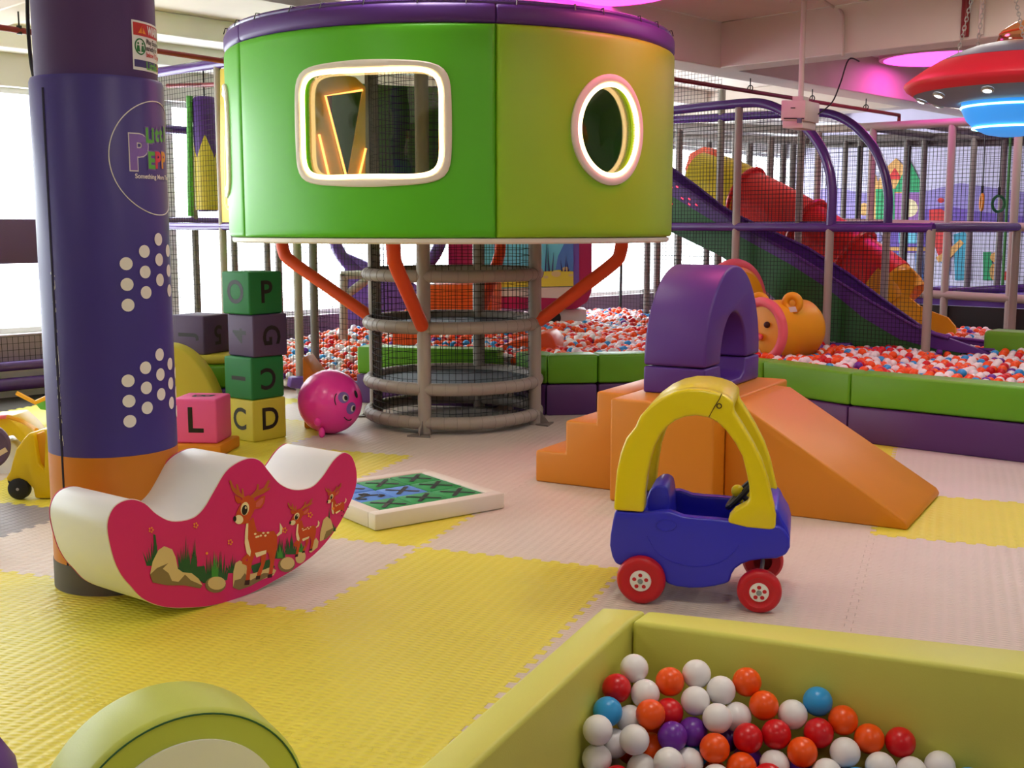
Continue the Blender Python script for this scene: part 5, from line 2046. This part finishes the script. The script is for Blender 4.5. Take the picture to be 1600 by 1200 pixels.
net_poly(lf, [on_a(x, y, AL + .02) for x, y in ((190, 121), (340, 106), (340, 590), (190, 590))], .045, .002)
net_poly(lf, [on_a(x, y, AL + .47) for x, y in ((340, 300), (470, 300), (470, 592), (340, 592))], .05, .002)
net_poly(lf, [on_a(x, y, AL + .9) for x, y in ((470, 300), (600, 300), (600, 600), (470, 584))], .05, .0024)
net_poly(lf, [on_b(225, 208), on_b(430, 232), on_b(600, 300), on_b(600, 470), on_b(430, 520), on_b(225, 560)], .06, .0018)
MB().prism([D(x, y, 10.25) for x, y in ((452, 606), (455, 590), (490, 589), (585, 600), (585, 622))], Vector((-.05, .12, 0))).build('kerb', M['purple'], lf, bevel=.015)
# punching bag
pbq = D(319, 150, 11.25)
pbz0 = D(319, 330, 11.25).z
pb = thing('punching_bag', 'purple hanging bag with a yellow zigzag lower half inside the left frame', 'punching bag', (pbq.x, pbq.y, pbz0))
MB().lathe([(0, pbq.z), (.09, pbq.z - .01), (.113, pbq.z - .04), (.113, pbz0 + .03), (.09, pbz0), (0, pbz0)], Vector((pbq.x, pbq.y, 0)), 32).build('bag', M['purple'], pb)
zz_ = MB()
zl = []
for k in range(33):
    a_ = 2 * math.pi * k / 32
    hgt = pbz0 + .50 + (.22 * (1 - abs(((k + 3) % 8) - 4) / 4.0))
    zl.append((zz_.p(cylp(a_, pbz0 + .012, .1155, pbq)), zz_.p(cylp(a_, hgt, .1155, pbq))))
for k in range(32):
    zz_.face((zl[k][0], zl[k + 1][0], zl[k + 1][1], zl[k][1]))
zz_.build('zigzag_cover', M['board_yellow'], pb, fix=False)
MB().tube([pbq, pbq + Z * .35], .008, 6).build('strap', M['black'], pb)
gn = D(296, 150, 11.2)
tag(MB().tube([gn, D(297, 250, 11.2), D(298, 338, 11.2)], .03, 10).build('foam_tube', M['logo_green'], loc=gn), 'thin green foam tube hanging beside the purple bag', 'foam tube')

# ------------------------------------------------------------------ projector on its pole
pjc = D(1253, 180, 10.2)
pj = thing('projector', 'white projector hanging on a pole from the ceiling in front of the arched rails', 'projector', pjc)
px_ = Vector((.80, .6, 0)).normalized()
pl = Vector((-.6, .80, 0))
cz = pjc.z
bdir = Vector((math.cos(math.radians(28)), math.sin(math.radians(28)), 0))
bnor = Vector((math.sin(math.radians(28)), -math.cos(math.radians(28)), 0))
f0 = lambda x, z, d=0: pjc + bdir * x - bnor * d + Z * z
wv, hv, dv_ = .125, .105, .14
faceL = Vector((math.cos(math.radians(-12)), math.sin(math.radians(-12)), 0))
faceD = Vector((math.sin(math.radians(12)), math.cos(math.radians(12)), 0))
pc = D(1240, 178, 10.1)
q0 = D(1258, 178, 10.0)
ax1 = (D(1220, 178, 10.12) - q0)
ax2 = Vector((.19, .26, 0))
pcn = q0 + ax1 / 2 + ax2 / 2
MB().box(pcn + Z * .03, ax1 / 2, ax2 / 2, Z * .085).build('body', M['ivory'], pj, bevel=.008)
MB().box(pcn - Z * .085 + ax1 * .03, ax1 * .42, ax2 * .46, Z * .032).build('lower_body', M['ivory'], pj, bevel=.006)
fn = Vector((ax1.y, -ax1.x, 0)).normalized()
if fn.y > 0:
    fn = -fn
lw = q0 + ax1 * .22 + fn * .004
MB().box(lw - Z * .055, ax1.normalized() * .02, fn * .004, Z * .02).build('lens_window', M['ufo_grey'], pj)
MB().box(q0 + ax1 * .5 + fn * .002 + Z * .05, ax1.normalized() * .02, fn * .003, Z * .004).build('vent_slot', M['black'], pj)
MB().box(q0 + ax1 * .45 + fn * .002 - Z * .038, ax1.normalized() * .09, fn * .003, Z * .004).build('vent_slot', M['black'], pj)
MB().box(pcn + Z * .135, ax1 * .22, ax2 * .2, Z * .022).build('mount', M['ivory'], pj)
MB().tube([pcn + Z * .14, Vector((pcn.x, pcn.y, CEIL - .03))], .024, 12).build('pole', M['ivory'], pj)
MB().box(Vector((pcn.x, pcn.y, CEIL - .016)), (.11, 0, 0), (0, .06, 0), (0, 0, .015)).build('ceiling_plate', M['ivory'], pj)
cble = MB().tube(spline([q0 + ax2 * .9 + Z * .02, D(1300, 160, 9.9), D(1313, 130, 9.6), D(1326, 93, 9.4), D(1343, 96, 9.35)], 5, False), .006, 6)
tag(cble.build('cable', M['black'], loc=q0), 'thin black cable from the projector up to the ceiling beam', 'cable')
# conduit on the beam and sprinkler pipes
cd1 = MB().tube(spline([G(1240, -20, CEIL - .02), G(1270, -8, CEIL - .02), on_a(1300, 10, KA - .02), on_a(1315, 20, KA - .02), on_a(1317, 45, KA - .02), on_a(1317, 88, KA - .02)], 5, False), .014, 8)
tag(cd1.build('conduit', M['ivory'], loc=on_a(1317, 45, KA)), 'painted conduit bending down the face of the ceiling beam', 'conduit')
sp1 = thing('sprinkler_pipe', 'dark red sprinkler pipe under the ceiling on the right, ending near the saucer', 'pipe', G(1046, 122, 2.9))
p0, p1 = G(880, 96, 2.9), G(1405, 180, 2.9)
MB().tube([p0, p1, p1 - Z * .12], .022, 10).build('pipe', M['redpipe'], sp1)
for f in (.46, .66, .86):
    q = p0.lerp(p1, f)
    MB().tube([q, Vector((q.x, q.y, CEIL))], .006, 5).build('hanger', M['black'], sp1)
    MB().torus(q + Z * .03, .03, .006, (p1 - p0).normalized(), 14, 5).build('clamp', M['black'], sp1)
q = p0.lerp(p1, .6)
MB().tube([q, q - Z * .1], .018, 8).build('sprinkler_head', M['black'], sp1)
sp2 = thing('sprinkler_pipe', 'red sprinkler pipe running behind the upper column on the left', 'pipe', G(100, 58, 2.9))
p0, p1 = G(-60, 34, 2.9), G(420, 106, 2.9)
MB().tube([p0, p1], .022, 10).build('pipe', M['redpipe'], sp2)
q = HP(30, 47, p0, (p1 - p0).cross(Z).normalized())
MB().tube([q, Vector((q.x, q.y, CEIL))], .006, 5).build('hanger', M['black'], sp2)
MB().tube([q + Z * .03, q - Z * .03], .02, 8).build('clamp', M['black'], sp2)
for (x, wd), y1 in (((1508, .035), 78), ((1533, .022), 78)):
    q = on_a(x, 40, KA - .04)
    tag(MB().tube([Vector((q.x, q.y, CEIL)), Vector((q.x, q.y, ZBM + .02))], wd, 10).build('drop_pipe', M['redpipe' if x < 1520 else 'ivory'], loc=q),
        ('dark red' if x < 1520 else 'thin painted') + ' vertical pipe on the beam behind the saucer chains', 'pipe', None)

# ------------------------------------------------------------------ hanging saucer lamp
uc = D(1584, 128, 6.5)
uf = thing('saucer_lamp', 'red and grey flying saucer lamp with a glowing blue dome hanging by chains', 'hanging lamp', uc)
MB().lathe([(.40, .115), (.47, .075), (.535, .03), (.572, 0), (.575, -.012), (.56, -.035), (.52, -.062)], uc, 72).build('red_rim', M['ufo_red'], uf, sharp=60)
MB().lathe([(0, .215), (.12, .21), (.22, .19), (.32, .155), (.40, .116)], uc, 72).build('upper_shell', M['ufo_grey'], uf, sharp=60)
MB().lathe([(.52, -.0621), (.46, -.085), (.39, -.105), (.33, -.115), (.285, -.112), (.25, -.10)], uc, 72).build('lower_shell', M['ufo_grey'], uf, sharp=60)
MB().lathe([(.265, -.105), (.262, -.15), (.235, -.205), (.19, -.25), (.13, -.28), (.06, -.294), (0, -.297)], uc, 56).build('blue_dome', M['ufo_dome'], uf, sharp=60)
for r_, z_ in ((.266, -.135), (.20, -.248)):
    MB().torus(uc + Z * z_, r_, .006, Z, 56, 6).build('light_line', M['ufo_line'], uf)
tdc = uc + Vector((.135, .05, .2))
MB().lathe([(.20, .0), (.205, .035), (.185, .085), (.13, .125), (.06, .14), (0, .142)], tdc, 48).build('top_dome', M['ufo_glass'], uf, sharp=60)
MB().torus(tdc + Z * .07, .19, .006, Z, 40, 6).build('dome_trim', M['brace'], uf)
for k in range(10):
    a_ = math.radians(-128 + 36 * k)
    c = uc + Vector((.475 * math.cos(a_), .475 * math.sin(a_), -.085))
    n = Vector((math.cos(a_) * .35, math.sin(a_) * .35, -.93)).normalized()
    b_ = MB().lathe([(.030, -.004), (.032, .006), (.022, .010)], c, 20, n).build('spot_rim', M['chain'], uf)
    MB().lathe([(.022, .008), (.012, .012), (0, .013)], c, 16, n).build('spot_lens', M['led_white'], b_)
area('lamp', (0, 0, -.32), .35, 6, (.25, .6, 1.0), parent=uf, shape='DISK')


def chain(p0, p1, name='chain'):
    d = (p1 - p0)
    L_ = d.length
    d.normalize()
    s = d.cross(Vector((.3, .8, .1))).normalized()
    s2 = d.cross(s)
    mb = MB()
    n = int(L_ / .026)
    for k in range(n):
        c = p0 + d * (L_ * (k + .5) / n)
        w = s if k % 2 else s2
        mb.tube([c + d * .018 * math.cos(t) + w * .009 * math.sin(t) for t in [2 * math.pi * j / 8 for j in range(8)]], .0028, 4, closed=True)
    return mb.build(name, M['chain'], uf, kind='stuff')


for (x0, y0, yy0), (x1, y1, yy1) in (((1497, 82, 6.45), (1523, -20, 6.55)), ((1526, 82, 6.75), (1540, -20, 6.7)), ((1600, 62, 6.3), (1583, -20, 6.55))):
    a = D(x0, y0, yy0)
    b = D(x1, y1, yy1)
    b = a + (b - a) * ((CEIL - a.z) / (b.z - a.z))
    chain(a, b)

# ------------------------------------------------------------------ small toys at the left edge
ty = thing('push_toy', 'yellow wheeled push toy with a black wheel half hidden by the purple column', 'toy', G(28, 785))
tp_ = lambda x, y, yy=6.3: D(x / 5, 560 + y / 5, yy)
MB().prism([tp_(x, y) for x, y in ((45, 930), (75, 880), (95, 800), (120, 715), (180, 630), (225, 582), (262, 588), (280, 700), (300, 830), (340, 870), (350, 600), (330, 555), (480, 560), (480, 1095), (270, 1095), (255, 1020), (205, 965), (150, 945), (100, 962), (75, 970), (45, 950))], Vector((.03, .28, 0))).build('body', M['toy_yellow'], ty, bevel=.012, seg=2)
MB().prism([tp_(x, y, 6.33) for x, y in ((262, 600), (280, 700), (300, 830), (350, 870), (480, 870), (480, 600), (330, 570))], Vector((.02, .2, 0))).build('seat', M['bear'], ty, bevel=.01)
MB().tube(spline([tp_(55, 455, 6.6), tp_(110, 470, 6.6), tp_(190, 500, 6.6), tp_(285, 560, 6.5)], 5, False), .013, 8).build('handle', M['bear'], ty)
for d in (.0, .26):
    wc = tp_(138, 1046, 6.285 + d)
    wc.z = .062
    w_ = MB().lathe([(0, 0), (.045, 0), (.058, -.006), (.061, -.02), (.061, -.045), (.055, -.055), (0, -.055)], wc, 32, Vector((0, -1, 0))).build('wheel', M['black_rubber'], ty)
    MB().lathe([(0, .005), (.006, .004), (.009, 0)], wc, 12, Vector((0, -1, 0))).build('axle_cap', M['chain'], w_)
nd = D(-22, 700, 5.85)
nb = thing('number_disc', 'mauve foam disc with a white number 2 at the left edge', 'foam disc', (nd.x, nd.y, 0))
nax = Vector((.45, -.9, 0)).normalized()
nd.z = .125
nu = D(-22, 700, 5.85)
nrm = MB().lathe([(0, 0), (.105, 0), (.12, -.015), (.122, -.05), (.11, -.07), (0, -.07)], nu, 40, nax).build('disc', vinyl('mauve foam', (96, 78, 100), .6, .2), nb)
nx_ = nax.cross(Z).normalized() * -1
t2 = MB()
text(t2, '2', .15, lambda x, y: nu + nax * .002 + nx_ * (x + .045) + Z * y, 0, .006, .5)
t2.build('number', M['cream'], nb, smooth=False, fix=False)
MB().box(Vector((nu.x, nu.y, (nu.z - .12) / 2)) - nax * .035, nx_ * .03, nax * .025, Z * ((nu.z - .12) / 2 - .001)).build('stand', M['col_top'], nb, bevel=.01)
ts = thing('toddler_slide', 'small white and yellow toddler slide at the left edge behind the push toy', 'toy slide', G(5, 700))
ts_p = [D(x, y, 6.9) for x, y in ((-30, 655), (12, 652), (30, 668), (48, 690), (60, 712), (60, 730), (40, 700), (20, 680), (-30, 690))]
MB().prism(ts_p, Vector((0, .3, 0))).build('chute', M['toy_yellow'], ts, bevel=.008)
MB().tube(spline([D(-30, 655, 6.88), D(0, 652, 6.88), D(12, 651, 6.88)], 4, False), .012, 8).build('rail', M['pinktrim'], ts)
MB().prism([D(x, y, 7.0) for x, y in ((-30, 690), (20, 690), (58, 735), (58, 745), (-30, 745))], Vector((0, .2, 0))).build('support', M['white'], ts, bevel=.008)
ss = thing('seesaw_toy', 'small yellow and green seesaw toy against the window at the left', 'toy', G(60, 640))
MB().tube([D(26, 614, 8.9), D(55, 629, 8.9), D(80, 618, 8.9)], .018, 8).build('handle', M['bear'], ss)
MB().prism([D(x, y, 8.95) for x, y in ((52, 628), (62, 640), (95, 644), (95, 622), (78, 620))], Vector((.02, .15, 0))).build('body', M['logo_green'], ss, bevel=.01)

# ------------------------------------------------------------------ rounded lime foam piece in the left foreground
fc_n = Vector((.55, -.83, 0)).normalized()         # its flat face looks this way
fr_x = Z.cross(fc_n).normalized()
top_f = D(288, 1113, 2.7)
FRD = top_f.z
fcc = Vector((top_f.x, top_f.y, 0))
fh = thing('half_disc', 'lime green half-round foam piece with a pale grey face in the left foreground', 'foam piece', fcc)


def hdisc(r, d, n=40, z0=0.0):
    return [fcc + fr_x * (r * math.cos(t)) + Z * max(z0, r * math.sin(t)) + fc_n * d for t in [math.pi * k / n for k in range(n + 1)]]


MB().prism(hdisc(FRD, -.0), fc_n * -.23).build('foam_body', M['limedark'], fh, bevel=.02, seg=4, sharp=60)
ringf = MB()
A_, B_2 = hdisc(FRD - .012, .002), hdisc(FRD - .075, .003)
MB().prism([q for q in hdisc(FRD - .076, .001)], fc_n * .006).build('face_panel', M['white'], fh, sharp=50)
MB().tube(hdisc(FRD - .012, .0), .0025, 5).build('seam', M['grass'], fh)
pd = D(-30, 1190, 2.3)
pp = MB().lathe([(0, .40), (.08, .39), (.15, .35), (.19, .28), (.2, .2), (.2, 0.0), (0, 0)], Vector((-1.32, 2.45, 0)), 32)
tag(pp.build('foam_dome', M['purple'], loc=(-1.32, 2.45, 0)), 'dark purple rounded foam piece in the bottom left corner', 'foam piece')
